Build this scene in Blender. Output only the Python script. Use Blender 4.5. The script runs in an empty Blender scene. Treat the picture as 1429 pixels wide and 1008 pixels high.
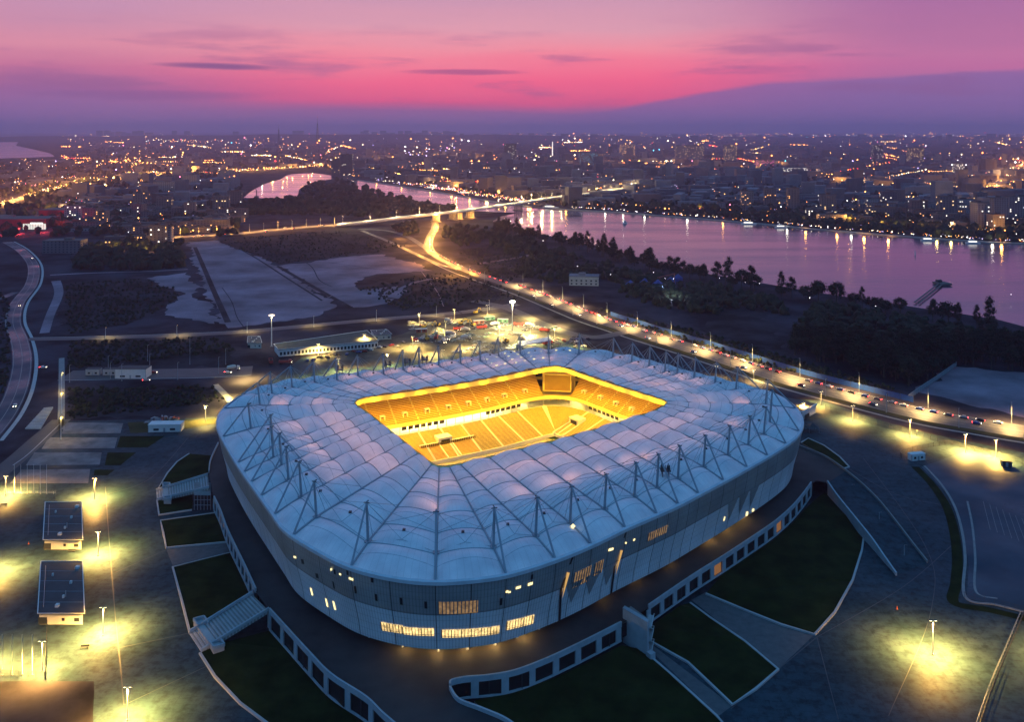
import bpy, bmesh, math, random
from mathutils import Vector, Matrix
from mathutils.geometry import tessellate_polygon
random.seed(7)
R = math.radians
S = bpy.context.scene
COL = S.collection

# ---------------------------------------------------------------- camera
F, HZ, CX, HC = 1222.0, 181.0, 714.5, 160.0
cam_d = bpy.data.cameras.new('camera'); cam = bpy.data.objects.new('camera', cam_d); COL.objects.link(cam)
cam.location = (0, 0, HC); cam.rotation_euler = (R(90), 0, 0)
cam_d.sensor_width = 36; cam_d.lens = 36 * F / 1429
cam_d.shift_x = 0; cam_d.shift_y = -(504 - HZ) / 1429
cam_d.clip_start = 1; cam_d.clip_end = 200000
S.camera = cam

# ---------------------------------------------------------------- dusk sky
W = bpy.data.worlds.new('World'); S.world = W; W.use_nodes = True
nt = W.node_tree; nt.nodes.clear()
def N(t, **k):
    n = nt.nodes.new(t)
    for a, b in k.items(): setattr(n, a, b)
    return n
def L(a, b): nt.links.new(a, b)
def M_(op, a, b=None, c=None, clamp=False):
    n = N('ShaderNodeMath', operation=op, use_clamp=clamp)
    for i, v in enumerate((a, b, c)):
        if v is None: continue
        if isinstance(v, (int, float)): n.inputs[i].default_value = v
        else: L(v, n.inputs[i])
    return n.outputs[0]
def sstep(v, a, b):
    n = N('ShaderNodeMapRange', interpolation_type='SMOOTHSTEP'); L(v, n.inputs[0])
    n.inputs[1].default_value = a; n.inputs[2].default_value = b; return n.outputs[0]
def ramp(v, els):
    n = N('ShaderNodeValToRGB'); e = n.color_ramp.elements
    while len(e) < len(els): e.new(0.5)
    for q, (p, c) in zip(e, els): q.position = p; q.color = (*c, 1)
    L(v, n.inputs[0]); return n.outputs[0]
def mixc(f, a, b):
    n = N('ShaderNodeMix', data_type='RGBA'); 
    if isinstance(f, (int, float)): n.inputs[0].default_value = f
    else: L(f, n.inputs[0])
    for i, v in ((6, a), (7, b)):
        if isinstance(v, tuple): n.inputs[i].default_value = (*v, 1)
        else: L(v, n.inputs[i])
    return n.outputs[2]
tc = N('ShaderNodeTexCoord'); sep = N('ShaderNodeSeparateXYZ'); L(tc.outputs['Generated'], sep.inputs[0])
dx, dy, dz = sep.outputs
hor = M_('SQRT', M_('ADD', M_('MULTIPLY', dx, dx), M_('MULTIPLY', dy, dy)))
tel = M_('DIVIDE', dz, M_('MAXIMUM', hor, 0.001))          # tangent of elevation
az = M_('ARCTAN2', dx, dy)                                  # 0 straight ahead, + right
# streaky cloud noise in (azimuth, elevation)
cv = N('ShaderNodeCombineXYZ'); L(az, cv.inputs[0]); L(M_('MULTIPLY', tel, 7.0), cv.inputs[1])
nz = N('ShaderNodeTexNoise'); nz.inputs['Scale'].default_value = 5.0; nz.inputs['Detail'].default_value = 5; nz.inputs['Roughness'].default_value = 0.55
L(cv.outputs[0], nz.inputs[0]); cn = nz.outputs[0]
nz2 = N('ShaderNodeTexNoise'); nz2.inputs['Scale'].default_value = 2.2; nz2.inputs['Detail'].default_value = 3
cv2 = N('ShaderNodeCombineXYZ'); L(M_('ADD', az, 3.1), cv2.inputs[0]); L(M_('MULTIPLY', tel, 9.0), cv2.inputs[1]); L(cv2.outputs[0], nz2.inputs[0])
telw = M_('ADD', tel, M_('MULTIPLY', M_('SUBTRACT', nz2.outputs[0], 0.5), 0.055))
pos = M_('DIVIDE', telw, 0.6, clamp=True)
SKY_C = [(0.0, (.36, .15, .38)), (.03, (.40, .13, .34)), (.06, (1.0, .10, .24)), (.095, (1.12, .15, .27)), (.145, (1.02, .31, .38)), (.20, (.83, .37, .46)), (.25, (.68, .34, .47)), (.40, (.42, .32, .52)), (.68, (.19, .32, .63)), (1.0, (.08, .295, .64))]
SKY_L = [(0.0, (.34, .16, .40)), (.035, (.34, .15, .38)), (.07, (.40, .14, .35)), (.105, (.66, .19, .34)), (.15, (.80, .30, .40)), (.20, (.66, .30, .44)), (.25, (.58, .32, .50)), (.40, (.40, .31, .53)), (.68, (.19, .32, .63)), (1.0, (.08, .295, .64))]
SKY_R = [(0.0, (.32, .16, .42)), (.035, (.34, .15, .40)), (.07, (.50, .16, .37)), (.10, (.62, .17, .37)), (.13, (.62, .19, .38)), (.17, (.52, .18, .37)), (.25, (.38, .16, .38)), (.40, (.30, .22, .46)), (.68, (.18, .31, .61)), (1.0, (.08, .295, .64))]
SKY_B = [(0.0, (.10, .22, .44)), (.10, (.10, .24, .48)), (.25, (.10, .27, .54)), (.50, (.09, .29, .60)), (1.0, (.08, .295, .64))]
cc = mixc(sstep(az, -0.12, -0.50), ramp(pos, SKY_C), ramp(pos, SKY_L))
cr = mixc(sstep(az, 0.13, 0.44), cc, ramp(pos, SKY_R))
# purple cloud bank low on the right, with a soft upper edge that rises to the right
bank_top = M_('ADD', M_('ADD', M_('MULTIPLY', sstep(az, 0.02, 0.31), 0.040), M_('MULTIPLY', sstep(az, .30, .58), .008)), 0.013)
bank_top = M_('ADD', bank_top, M_('MULTIPLY', M_('SUBTRACT', cn, 0.5), 0.014))
bank = M_('MULTIPLY', sstep(M_('SUBTRACT', bank_top, tel), -0.003, 0.004), sstep(az, 0.03, 0.16))
cb = mixc(M_('MULTIPLY', bank, 0.82), cr, (.26, .14, .39))
# thin violet streaks
streak = M_('MULTIPLY', sstep(cn, 0.50, 0.66), M_('MULTIPLY', sstep(tel, 0.015, 0.05), sstep(tel, 0.14, 0.075)))
cs = mixc(M_('MULTIPLY', streak, 0.55), cb, (.30, .11, .30))
# two darker lens clouds
def lens(a0, t0, wa, wt):
    da = M_('DIVIDE', M_('SUBTRACT', az, a0), wa); dt = M_('DIVIDE', M_('SUBTRACT', M_('ADD', tel, M_('MULTIPLY', M_('SUBTRACT', cn, .5), .010)), t0), wt)
    return sstep(M_('ADD', M_('MULTIPLY', da, da), M_('MULTIPLY', dt, dt)), 1.0, 0.0)
cs = mixc(M_('MULTIPLY', lens(-0.325, 0.0690, 0.075, 0.0050), 0.85), cs, (.20, .085, .26))
cs = mixc(M_('MULTIPLY', lens(-0.055, 0.0655, 0.085, 0.0048), 0.70), cs, (.35, .08, .25))
cs = mixc(M_('MULTIPLY', lens(-0.40, 0.0370, 0.14, 0.0070), 0.55), cs, (.24, .10, .30))
back = sstep(M_('DIVIDE', dy, M_('MAXIMUM', hor, 0.001)), 0.75, -0.35)
fin = mixc(back, cs, ramp(pos, SKY_B))
bg = N('ShaderNodeBackground'); L(fin, bg.inputs[0]); bg.inputs[1].default_value = 1.0
wo = N('ShaderNodeOutputWorld'); L(bg.outputs[0], wo.inputs[0])

# afterglow: a very soft, weak sun low behind the skyline ahead
sd = bpy.data.lights.new('sun', 'SUN'); sd.energy = 0.10; sd.angle = R(25); sd.color = (1.0, .45, .5)
sun = bpy.data.objects.new('sun', sd); COL.objects.link(sun); sun.rotation_euler = (R(-80), 0, R(8))

S.view_settings.view_transform = 'Standard'; S.view_settings.look = 'None'
S.view_settings.exposure = 0.0; S.view_settings.gamma = 1.0; S.view_settings.use_curve_mapping = False
cy = S.cycles
cy.use_denoising = True
cy.max_bounces = 5; cy.diffuse_bounces = 2; cy.glossy_bounces = 2; cy.transmission_bounces = 2; cy.volume_bounces = 0; cy.transparent_max_bounces = 6
cy.caustics_reflective = False; cy.caustics_refractive = False; cy.sample_clamp_indirect = 4; cy.sample_clamp_direct = 0

# ---------------------------------------------------------------- helpers
def P(px, py, z=0.0):
    d = F * (HC - z) / (py - HZ)
    return Vector(((px - CX) / F * d, d, z))
def proj(v):
    return CX + F * v[0] / v[1], HZ + F * (HC - v[2]) / v[1]

class MB:
    def __init__(s): s.v = []; s.f = []; s.mi = []; s.uv = []
    def face(s, pts, mi=0, uv=None):
        b = len(s.v); s.v += [tuple(p) for p in pts]; s.f.append(tuple(range(b, b + len(pts)))); s.mi.append(mi)
        s.uv += uv if uv else [(0, 0)] * len(pts)
        return s
    def box(s, c, sz, rz=0.0, mi=0):
        """box with centre of its BOTTOM at c"""
        hx, hy = sz[0] / 2, sz[1] / 2; ca, sa = math.cos(rz), math.sin(rz)
        q = [(x * ca - y * sa + c[0], x * sa + y * ca + c[1]) for x, y in ((-hx, -hy), (hx, -hy), (hx, hy), (-hx, hy))]
        return s.prism(q, c[2], c[2] + sz[2], mi)
    def prism(s, q, z0, z1, mi=0, mi_top=None):
        n = len(q)
        a = sum(q[i][0] * q[(i + 1) % n][1] - q[(i + 1) % n][0] * q[i][1] for i in range(n))
        if a < 0: q = q[::-1]
        zz0 = z0 if isinstance(z0, (list, tuple)) else [z0] * n; zz1 = z1 if isinstance(z1, (list, tuple)) else [z1] * n
        b = len(s.v)
        s.v += [(p[0], p[1], zz0[i]) for i, p in enumerate(q)] + [(p[0], p[1], zz1[i]) for i, p in enumerate(q)]
        for i in range(n):
            j = (i + 1) % n; s.f.append((b + i, b + j, b + n + j, b + n + i)); s.mi.append(mi); s.uv += [(0, 0)] * 4
        s.f.append(tuple(b + n + i for i in range(n))); s.mi.append(mi if mi_top is None else mi_top); s.uv += [(0, 0)] * n
        s.f.append(tuple(b + n - 1 - i for i in range(n))); s.mi.append(mi); s.uv += [(0, 0)] * n
        return s
    def tube(s, pts, r, n=6, mi=0, cap=True):
        pts = [Vector(p) for p in pts]; rs = r if isinstance(r, (list, tuple)) else [r] * len(pts)
        b = len(s.v)
        for i, p in enumerate(pts):
            t = (pts[min(i + 1, len(pts) - 1)] - pts[max(i - 1, 0)]).normalized()
            up = Vector((0, 0, 1)) if abs(t.z) < .95 else Vector((1, 0, 0))
            a = t.cross(up).normalized(); c = a.cross(t)
            for k in range(n):
                w = 2 * math.pi * k / n; s.v.append(tuple(p + (a * math.cos(w) + c * math.sin(w)) * rs[i]))
        for i in range(len(pts) - 1):
            for k in range(n):
                l = (k + 1) % n; s.f.append((b + i * n + k, b + i * n + l, b + (i + 1) * n + l, b + (i + 1) * n + k)); s.mi.append(mi); s.uv += [(0, 0)] * 4
        if cap:
            s.f.append(tuple(b + k for k in range(n))[::-1]); s.mi.append(mi); s.uv += [(0, 0)] * n
            e = b + (len(pts) - 1) * n; s.f.append(tuple(e + k for k in range(n))); s.mi.append(mi); s.uv += [(0, 0)] * n
        return s
    def grid(s, rows, mi=0, uvs=None):
        """rows: list of equal-length point lists"""
        b = len(s.v); m = len(rows[0])
        for r_ in rows: s.v += [tuple(p) for p in r_]
        for i in range(len(rows) - 1):
            for k in range(m - 1):
                s.f.append((b + i * m + k, b + i * m + k + 1, b + (i + 1) * m + k + 1, b + (i + 1) * m + k)); s.mi.append(mi)
                s.uv += [uvs[i][k], uvs[i][k + 1], uvs[i + 1][k + 1], uvs[i + 1][k]] if uvs else [(0, 0)] * 4
        return s
    def sheet(s, pts, mi=0):
        """triangulated (possibly concave) polygon of 3D points"""
        pts = [Vector(p) for p in pts]
        b = len(s.v); s.v += [tuple(p) for p in pts]
        flat = [Vector((p.x, p.y, 0)) for p in pts]
        for t in tessellate_polygon([flat]):
            a, c, d = (flat[i] for i in t)
            if (c - a).cross(d - a).z < 0: t = (t[0], t[2], t[1])
            s.f.append(tuple(b + i for i in t)); s.mi.append(mi); s.uv += [(0, 0)] * 3
        return s
    def blob(s, c, r, n=2, mi=0):
        """small octahedron"""
        b = len(s.v); x, y, z = c
        s.v += [(x + r, y, z), (x - r, y, z), (x, y + r, z), (x, y - r, z), (x, y, z + r), (x, y, z - r)]
        for t in ((0, 2, 4), (2, 1, 4), (1, 3, 4), (3, 0, 4), (2, 0, 5), (1, 2, 5), (3, 1, 5), (0, 3, 5)):
            s.f.append(tuple(b + i for i in t)); s.mi.append(mi); s.uv += [(0, 0)] * 3
        return s
    def mesh(s, name, mats, off=(0, 0, 0), smooth=False):
        me = bpy.data.meshes.new(name)
        o = Vector(off)
        me.from_pydata([(v[0] - o.x, v[1] - o.y, v[2] - o.z) for v in s.v], [], s.f)
        mats = mats if isinstance(mats, (list, tuple)) else [mats]
        for m in mats: me.materials.append(m)
        if len(mats) > 1: me.polygons.foreach_set('material_index', s.mi)
        if any(u != (0, 0) for u in s.uv):
            l = me.uv_layers.new(name='UVMap'); flat = [c for u in s.uv for c in u]; l.data.foreach_set('uv', flat)
        if smooth: me.polygons.foreach_set('use_smooth', [True] * len(me.polygons))
        me.update(); return me
    def build(s, name, mats, parent=None, smooth=False, label=None, cat=None, group=None, kind=None, origin=None):
        """vertices are in world coordinates; the object gets its parent's (or its own) base as origin"""
        if parent is not None:
            w = wloc(parent); o = bpy.data.objects.new(name, s.mesh(name, mats, w, smooth)); o.parent = parent
        else:
            if origin is None:
                xs = [v[0] for v in s.v]; ys = [v[1] for v in s.v]; zs = [v[2] for v in s.v]
                origin = ((min(xs) + max(xs)) / 2, (min(ys) + max(ys)) / 2, min(zs))
            o = bpy.data.objects.new(name, s.mesh(name, mats, origin, smooth)); o.location = origin
        COL.objects.link(o); tag(o, label, cat, group, kind); return o
def wloc(o):
    v = Vector((0, 0, 0))
    while o is not None: v = v + o.location; o = o.parent
    return v
def tag(o, label=None, cat=None, group=None, kind=None):
    if label: o['label'] = label
    if cat: o['category'] = cat
    if group: o['group'] = group
    if kind: o['kind'] = kind
    return o
def thing(name, label, cat, loc, group=None, kind=None, rz=0.0):
    o = bpy.data.objects.new(name, None); COL.objects.link(o); o.location = loc; o.rotation_euler = (0, 0, rz); o.empty_display_size = 1
    return tag(o, label, cat, group, kind)
def dup(root, loc=None, rz=None, label=None, group=None, scale=None, parent=None):
    c = root.copy(); COL.objects.link(c)
    if parent is not None: c.parent = parent
    if loc is not None: c.location = loc
    if rz is not None: c.rotation_euler = (0, 0, rz)
    if scale is not None: c.scale = scale if isinstance(scale, (tuple, list)) else (scale,) * 3
    if label: c['label'] = label
    if group: c['group'] = group
    for ch in root.children: dup(ch, parent=c)
    return c
def lamp_point(loc, power, col, rad=0.3, name='lamp_light', spot=None):
    d = bpy.data.lights.new(name, 'SPOT' if spot else 'POINT'); d.energy = power; d.color = col; d.shadow_soft_size = rad
    if spot: d.spot_size = R(spot); d.spot_blend = 0.9
    o = bpy.data.objects.new(name, d); o.location = loc; COL.objects.link(o); return o

# ---------------------------------------------------------------- materials
def mat(name, col, rough=.8, var=.25, scale=.2, metal=0.0, bump=0.0, col2=None, detail=4, spec=.4, emit=None, estr=1.0, sampling=None, aniso=None, rvar=0.0, sharp=.2):
    m = bpy.data.materials.new(name); m.use_nodes = True; t = m.node_tree; b = t.nodes['Principled BSDF']
    b.inputs['Roughness'].default_value = rough; b.inputs['Metallic'].default_value = metal; b.inputs['Specular IOR Level'].default_value = spec
    geo = t.nodes.new('ShaderNodeNewGeometry'); no = t.nodes.new('ShaderNodeTexNoise')
    no.inputs['Scale'].default_value = scale; no.inputs['Detail'].default_value = detail; no.inputs['Roughness'].default_value = .6
    if aniso:
        mp = t.nodes.new('ShaderNodeMapping'); mp.inputs['Scale'].default_value = aniso; t.links.new(geo.outputs['Position'], mp.inputs[0]); t.links.new(mp.outputs[0], no.inputs[0])
    else: t.links.new(geo.outputs['Position'], no.inputs[0])
    rp = t.nodes.new('ShaderNodeValToRGB'); rp.color_ramp.elements[0].position = .5 - sharp; rp.color_ramp.elements[1].position = .5 + sharp
    c2 = col2 or tuple(min(1, c * (1 + var)) for c in col); c1 = col if col2 else tuple(c * (1 - var) for c in col)
    rp.color_ramp.elements[0].color = (*c1, 1); rp.color_ramp.elements[1].color = (*c2, 1)
    t.links.new(no.outputs[0], rp.inputs[0]); t.links.new(rp.outputs[0], b.inputs['Base Color'])
    if rvar:
        mr = t.nodes.new('ShaderNodeMapRange'); mr.inputs[1].default_value = .35; mr.inputs[2].default_value = .65
        mr.inputs[3].default_value = rough - rvar; mr.inputs[4].default_value = rough + rvar
        n3 = t.nodes.new('ShaderNodeTexNoise'); n3.inputs['Scale'].default_value = scale * .6; n3.inputs['Detail'].default_value = 3
        t.links.new(geo.outputs['Position'], n3.inputs[0]); t.links.new(n3.outputs[0], mr.inputs[0]); t.links.new(mr.outputs[0], b.inputs['Roughness'])
    if bump:
        bp = t.nodes.new('ShaderNodeBump'); bp.inputs['Strength'].default_value = bump; bp.inputs['Distance'].default_value = .5
        t.links.new(no.outputs[0], bp.inputs['Height']); t.links.new(bp.outputs[0], b.inputs['Normal'])
    if emit:
        b.inputs['Emission Color'].default_value = (*emit, 1); b.inputs['Emission Strength'].default_value = estr
        if sampling: m.cycles.emission_sampling = sampling
    return m
def lit_mat(name, col, st):
    m = emis(name, col, st); t = m.node_tree; b = t.nodes['Principled BSDF']; geo = next(n for n in t.nodes if n.bl_idname == 'ShaderNodeNewGeometry')
    no = t.nodes.new('ShaderNodeTexNoise'); no.inputs['Scale'].default_value = .55; no.inputs['Detail'].default_value = 6; no.inputs['Roughness'].default_value = .75; t.links.new(geo.outputs['Position'], no.inputs[0])
    mr = t.nodes.new('ShaderNodeMapRange'); mr.inputs[1].default_value = .38; mr.inputs[2].default_value = .62; mr.inputs[3].default_value = st * .35; mr.inputs[4].default_value = st * 1.35; t.links.new(no.outputs[0], mr.inputs[0]); t.links.new(mr.outputs[0], b.inputs['Emission Strength']); return m
def emis(name, col, s, sampling='NONE'):
    return mat(name, (.06, .06, .06), var=.05, emit=col, estr=s, sampling=sampling)

MAT = {}
def pave_mat(name, c1, c2, jx, jy, rough, spec):
    m = mat(name, c1, rough, scale=.045, col2=c2, detail=10, rvar=.14, spec=spec); t = m.node_tree; b = t.nodes['Principled BSDF']
    geo = next(n for n in t.nodes if n.bl_idname == 'ShaderNodeNewGeometry'); base = b.inputs['Base Color'].links[0].from_socket
    def mul(a, bsock):
        mx = t.nodes.new('ShaderNodeMix'); mx.data_type = 'RGBA'; mx.blend_type = 'MULTIPLY'; mx.inputs[0].default_value = 1; t.links.new(a, mx.inputs[6]); t.links.new(bsock, mx.inputs[7]); return mx.outputs[2]
    br = t.nodes.new('ShaderNodeTexBrick'); br.offset = .5; br.inputs['Scale'].default_value = 1; br.inputs['Brick Width'].default_value = jx; br.inputs['Row Height'].default_value = jy; br.inputs['Mortar Size'].default_value = .07
    br.inputs['Color1'].default_value = (.91, .91, .91, 1); br.inputs['Color2'].default_value = (1.08, 1.08, 1.08, 1); br.inputs['Mortar'].default_value = (.70, .70, .70, 1)
    mp = t.nodes.new('ShaderNodeMapping'); mp.inputs['Rotation'].default_value = (0, 0, .12); t.links.new(geo.outputs['Position'], mp.inputs[0]); t.links.new(mp.outputs[0], br.inputs[0])
    n2 = t.nodes.new('ShaderNodeTexNoise'); n2.inputs['Scale'].default_value = .35; n2.inputs['Detail'].default_value = 8; n2.inputs['Roughness'].default_value = .7; t.links.new(geo.outputs['Position'], n2.inputs[0])
    r2 = t.nodes.new('ShaderNodeValToRGB'); r2.color_ramp.elements[0].position = .36; r2.color_ramp.elements[0].color = (.5, .5, .5, 1); r2.color_ramp.elements[1].position = .55; r2.color_ramp.elements[1].color = (1.1, 1.1, 1.1, 1); t.links.new(n2.outputs[0], r2.inputs[0])
    t.links.new(mul(mul(base, br.outputs[0]), r2.outputs[0]), b.inputs['Base Color']); return m
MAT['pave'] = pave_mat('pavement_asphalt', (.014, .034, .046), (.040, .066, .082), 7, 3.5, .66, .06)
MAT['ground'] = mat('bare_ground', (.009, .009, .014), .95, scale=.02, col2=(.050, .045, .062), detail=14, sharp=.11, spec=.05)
MAT['concrete'] = mat('concrete', (.22, .215, .21), .8, .18, .3, detail=7)
MAT['pale_conc'] = mat('pale_concrete', (.36, .36, .36), .75, .15, .2, detail=7)
MAT['white'] = mat('white_paint', (.62, .62, .61), .6, .08, .4)
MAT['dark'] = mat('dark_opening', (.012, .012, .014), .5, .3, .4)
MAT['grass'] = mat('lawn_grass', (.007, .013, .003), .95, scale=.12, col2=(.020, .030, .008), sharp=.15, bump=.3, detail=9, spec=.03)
MAT['steel'] = mat('painted_steel', (.26, .30, .34), .45, .1, .3, metal=.2)
MAT['dark_steel'] = mat('dark_steel', (.05, .055, .06), .5, .2, .4, metal=.3)
MAT['seat'] = mat('seat_plastic', (.27, .14, .025), .6, .25, 1.2, spec=.12)
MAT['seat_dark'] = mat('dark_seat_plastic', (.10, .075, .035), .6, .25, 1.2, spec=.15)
MAT['riser'] = mat('stand_concrete', (.50, .40, .20), .85, .15, .6, spec=.1)
MAT['glass'] = mat('dark_glass', (.03, .035, .04), .15, .2, .3, spec=.6)
MAT['cream'] = mat('cream_cladding', (.55, .53, .46), .7, .08, .4)
MAT['roof_dark'] = mat('roofing_felt', (.035, .038, .042), .7, .3, .25, detail=8)
# ================================================================ STADIUM
RIM_PX = [(607.6,812),(659,809.2),(709.6,801.6),(773.7,781.4),(827.6,759.3),(871,738.2),(916.6,718.5),(947,704.7),(974,690.5),(1020,666),(1055,646.3),(1072,636.5),(1095.4,621.6),(1112.3,607.5),(1119,591.3),(1114,575.5),(1102,562.6),(1085.3,552.5),(1063.3,545),(1021,534.2),(976,523),(934,511.7),(900.2,503.2),(858,494.8),(815.9,490.6),(790.6,489.2),(759.5,489),(722.4,491.4),(688.6,495.6),(638,502.7),(587.5,510),(539.5,517),(485.5,522.9),(446.7,527.5),(409.6,532),(375.9,538.4),(350.6,546.5),(333.7,554.4),(318.5,565),(307.6,578),(304.5,590),(306.7,601.5),(320.2,627.4),(337,654.4),(359,685.5),(381,716),(400,741),(442,768),(489.4,791.5),(551.8,807)]
RING_PX = [(623.3,653.8),(648.6,648.4),(694,637.9),(719.5,630.8),(767.5,619.7),(801,609.6),(834.9,600.3),(868.6,590),(899,580.5),(915.9,574.2),(929.3,566.6),(931,562.4),(926,559),(885.5,546.0),(834.9,529.5),(804.6,518.8),(787.7,513.5),(772.5,511.8),(755.6,513.9),(733.7,518.3),(700,525.5),(648.6,534.6),(581,545.2),(513.7,554.8),(503.6,556.8),(496,560.5),(494.3,565),(500,570),(513.7,579.5),(530.6,592.7),(564.3,620),(585,636.5),(598,646.7),(608,652.2)]
MAST_BASE = [(611,773),(692,764.6),(745.9,750),(795,731.7),(842.4,712.3),(885.4,693.7),(915.8,682),(945.3,669.3),(980.3,653.2),(1013.3,637),(1044,622.5),(1065,608),(1076.8,588.8),(1068.7,567),(1038.9,550.8),(1006,539.9),(977.3,532.3),(949.5,524.8),(936.2,522.7),(911.2,514.2),(887,508.3),(857.5,500.7),(812,497.3),(762.8,496.5),(724,495),(696,498),(668.4,505),(639,509),(607.7,512.5),(585,514),(560.5,518.4),(527.6,525),(494,527.5),(459,534.2),(427.3,538.4),(391.4,548.5),(358,563.7),(347,585.3),(354,603),(366.6,619.9),(379.3,639.3),(386.8,649.4),(401.2,670.5),(418.9,694),(446,724),(515.5,757.8)]
MAST_TIP = [(611,712),(694.4,707),(747.6,693),(799,677.7),(846.6,660.8),(888.8,644.8),(920,633),(947.8,621.2),(984,606.9),(1016,593.4),(1046.5,580.3),(1068.4,567.7),(1082,544),(1072.6,530.6),(1043,513),(1009.4,507),(979.9,502),(952.2,496),(939.2,492.5),(913.7,486.4),(889.2,479.6),(859.4,472.9),(812.8,467),(762,471),(722.4,469.5),(694.5,472),(666.4,476.3),(638,483.8),(607.4,485.5),(583.2,489),(559,490.6),(526.2,495),(492,498),(457.7,500.5),(425,504.7),(387.4,514),(354.8,527.5),(344.7,546.8),(350.6,563.4),(362.4,578.5),(374.2,595.4),(382.6,604.2),(397.8,622.7),(413.8,643.5),(440.6,670.7),(512,699.6)]
MAST_FOOT = [(607.6,811),(707,801),(773.7,780.8),(824.3,759.5),(870.2,737),(915.8,718.2),(946,704),(973,690),(1008.5,671.5),(1040.6,653),(1071,636.5),(1096,620.5),(1116,603),(1109,571),(1059,545),(1022.9,536),(992.5,527.5),(967,520.6),(953,516.5),(926.3,509.6),(902,503.5),(869.8,497),(816.7,490.7),(766,489.2),(719,491.6),(688.6,495.6),(659,499.8),(629.6,504),(599.3,508.2),(574.8,512),(551.2,515.3),(520,519.4),(485.5,522.8),(451,526.8),(414.7,531.6),(372.5,539.5),(340,551.2),(313,570.5),(311,611),(332.9,646.5),(341,659.5),(351.4,674),(364,692.5),(383,718.5),(408.4,747.5),(490.2,791.8)]
RING_NODE = [(614,653.3),(627,653.3),(642,650),(684,640.4),(729,629.3),(767.5,619.7),(799.5,610.2),(828,602.2),(863.6,591.6),(897,581),(916,574),(926,568.5),(930.8,564.5),(929.5,561),(918,556.8),(902,551.5),(886,546.2),(870,541),(861,538),(842,532),(824,525.7),(806,519.3),(787,513.3),(768,512.1),(750,515),(727,519.8),(703,525),(679,529.3),(655,533.5),(633,537),(610,540.7),(580,545.4),(550,549.7),(524,553.3),(509,555.5),(500,558),(495.5,561),(494.4,565.2),(500,570),(511,577.6),(523,586.8),(531,593),(546,605.2),(563,619),(583,635),(603,649.7)]
NB = len(MAST_BASE)
Z_RIM, Z_BASE, Z_RING = 32.0, 33.2, 33.6

def closed_curve(px, z, n, smooth=2):
    pts = [P(x, y, z) for x, y in px]; m = len(pts); out = []
    for i in range(m):
        p0, p1, p2, p3 = (pts[(i + k) % m] for k in (-1, 0, 1, 2))
        for k in range(24):
            t = k / 24; t2 = t * t; t3 = t2 * t
            out.append(.5 * ((2 * p1) + (p2 - p0) * t + (2 * p0 - 5 * p1 + 4 * p2 - p3) * t2 + (3 * p1 - p0 - 3 * p2 + p3) * t3))
    # resample by arc length
    q = out + [out[0]]; cum = [0.0]
    for a, b in zip(q, q[1:]): cum.append(cum[-1] + (b - a).length)
    res = []; j = 0
    for i in range(n):
        s = cum[-1] * i / n
        while cum[j + 1] < s: j += 1
        f = (s - cum[j]) / max(1e-6, cum[j + 1] - cum[j]); res.append(q[j].lerp(q[j + 1], f))
    for _ in range(smooth):
        res = [(res[i - 1] + res[i] * 2 + res[(i + 1) % n]) / 4 for i in range(n)]
    return res
class Curve:
    def __init__(s, px, z, n, smooth):
        s.p = closed_curve(px, z, n, smooth); s.n = n
        s.nrm = []
        for i in range(n):
            t = s.p[(i + 2) % n] - s.p[i - 2]; s.nrm.append(Vector((t.y, -t.x, 0)).normalized())
        for _ in range(6): s.nrm = [(s.nrm[i - 1] + s.nrm[i] + s.nrm[(i + 1) % n]).normalized() for i in range(n)]
        s.len = sum((s.p[(i + 1) % n] - s.p[i]).length for i in range(n))
    def at(s, t, off=0.0, z=None):
        t = t % s.n; i = int(t); f = t - i; j = (i + 1) % s.n
        v = s.p[i].lerp(s.p[j], f) + s.nrm[i].lerp(s.nrm[j], f) * off
        if z is not None: v.z = z
        return v
    def normal(s, t):
        t = t % s.n; i = int(t); return s.nrm[i].lerp(s.nrm[(i + 1) % s.n], t - i).normalized()
    def near(s, v):
        return min(range(s.n), key=lambda i: (s.p[i] - v).length_squared)
RIM = Curve(RIM_PX, Z_RIM, 960, 14); RING = Curve(RING_PX, Z_RING, 720, 4)
foot_t = [RIM.near(P(x, y, Z_RIM)) for x, y in MAST_FOOT]
node_t = [RING.near(P(x, y, Z_RING)) for x, y in RING_NODE]
def unwrap(ts, n):
    out = [ts[0]]
    for t in ts[1:]:
        while t < out[-1] - n / 2: t += n
        while t > out[-1] + n / 2: t -= n
        out.append(max(t, out[-1] + 1))
    return out
foot_t = unwrap(foot_t, RIM.n); node_t = unwrap(node_t, RING.n)
foot_t.append(foot_t[0] + RIM.n); node_t.append(node_t[0] + RING.n)
base_v = []
for i in range(NB):
    a = RIM.at(foot_t[i]); b = RING.at(node_t[i]); m = P(*MAST_BASE[i], Z_BASE); d = b - a
    base_v.append(max(.08, min(.3, (m - a).dot(d) / d.length_squared)))
base_v.append(base_v[0])

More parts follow.
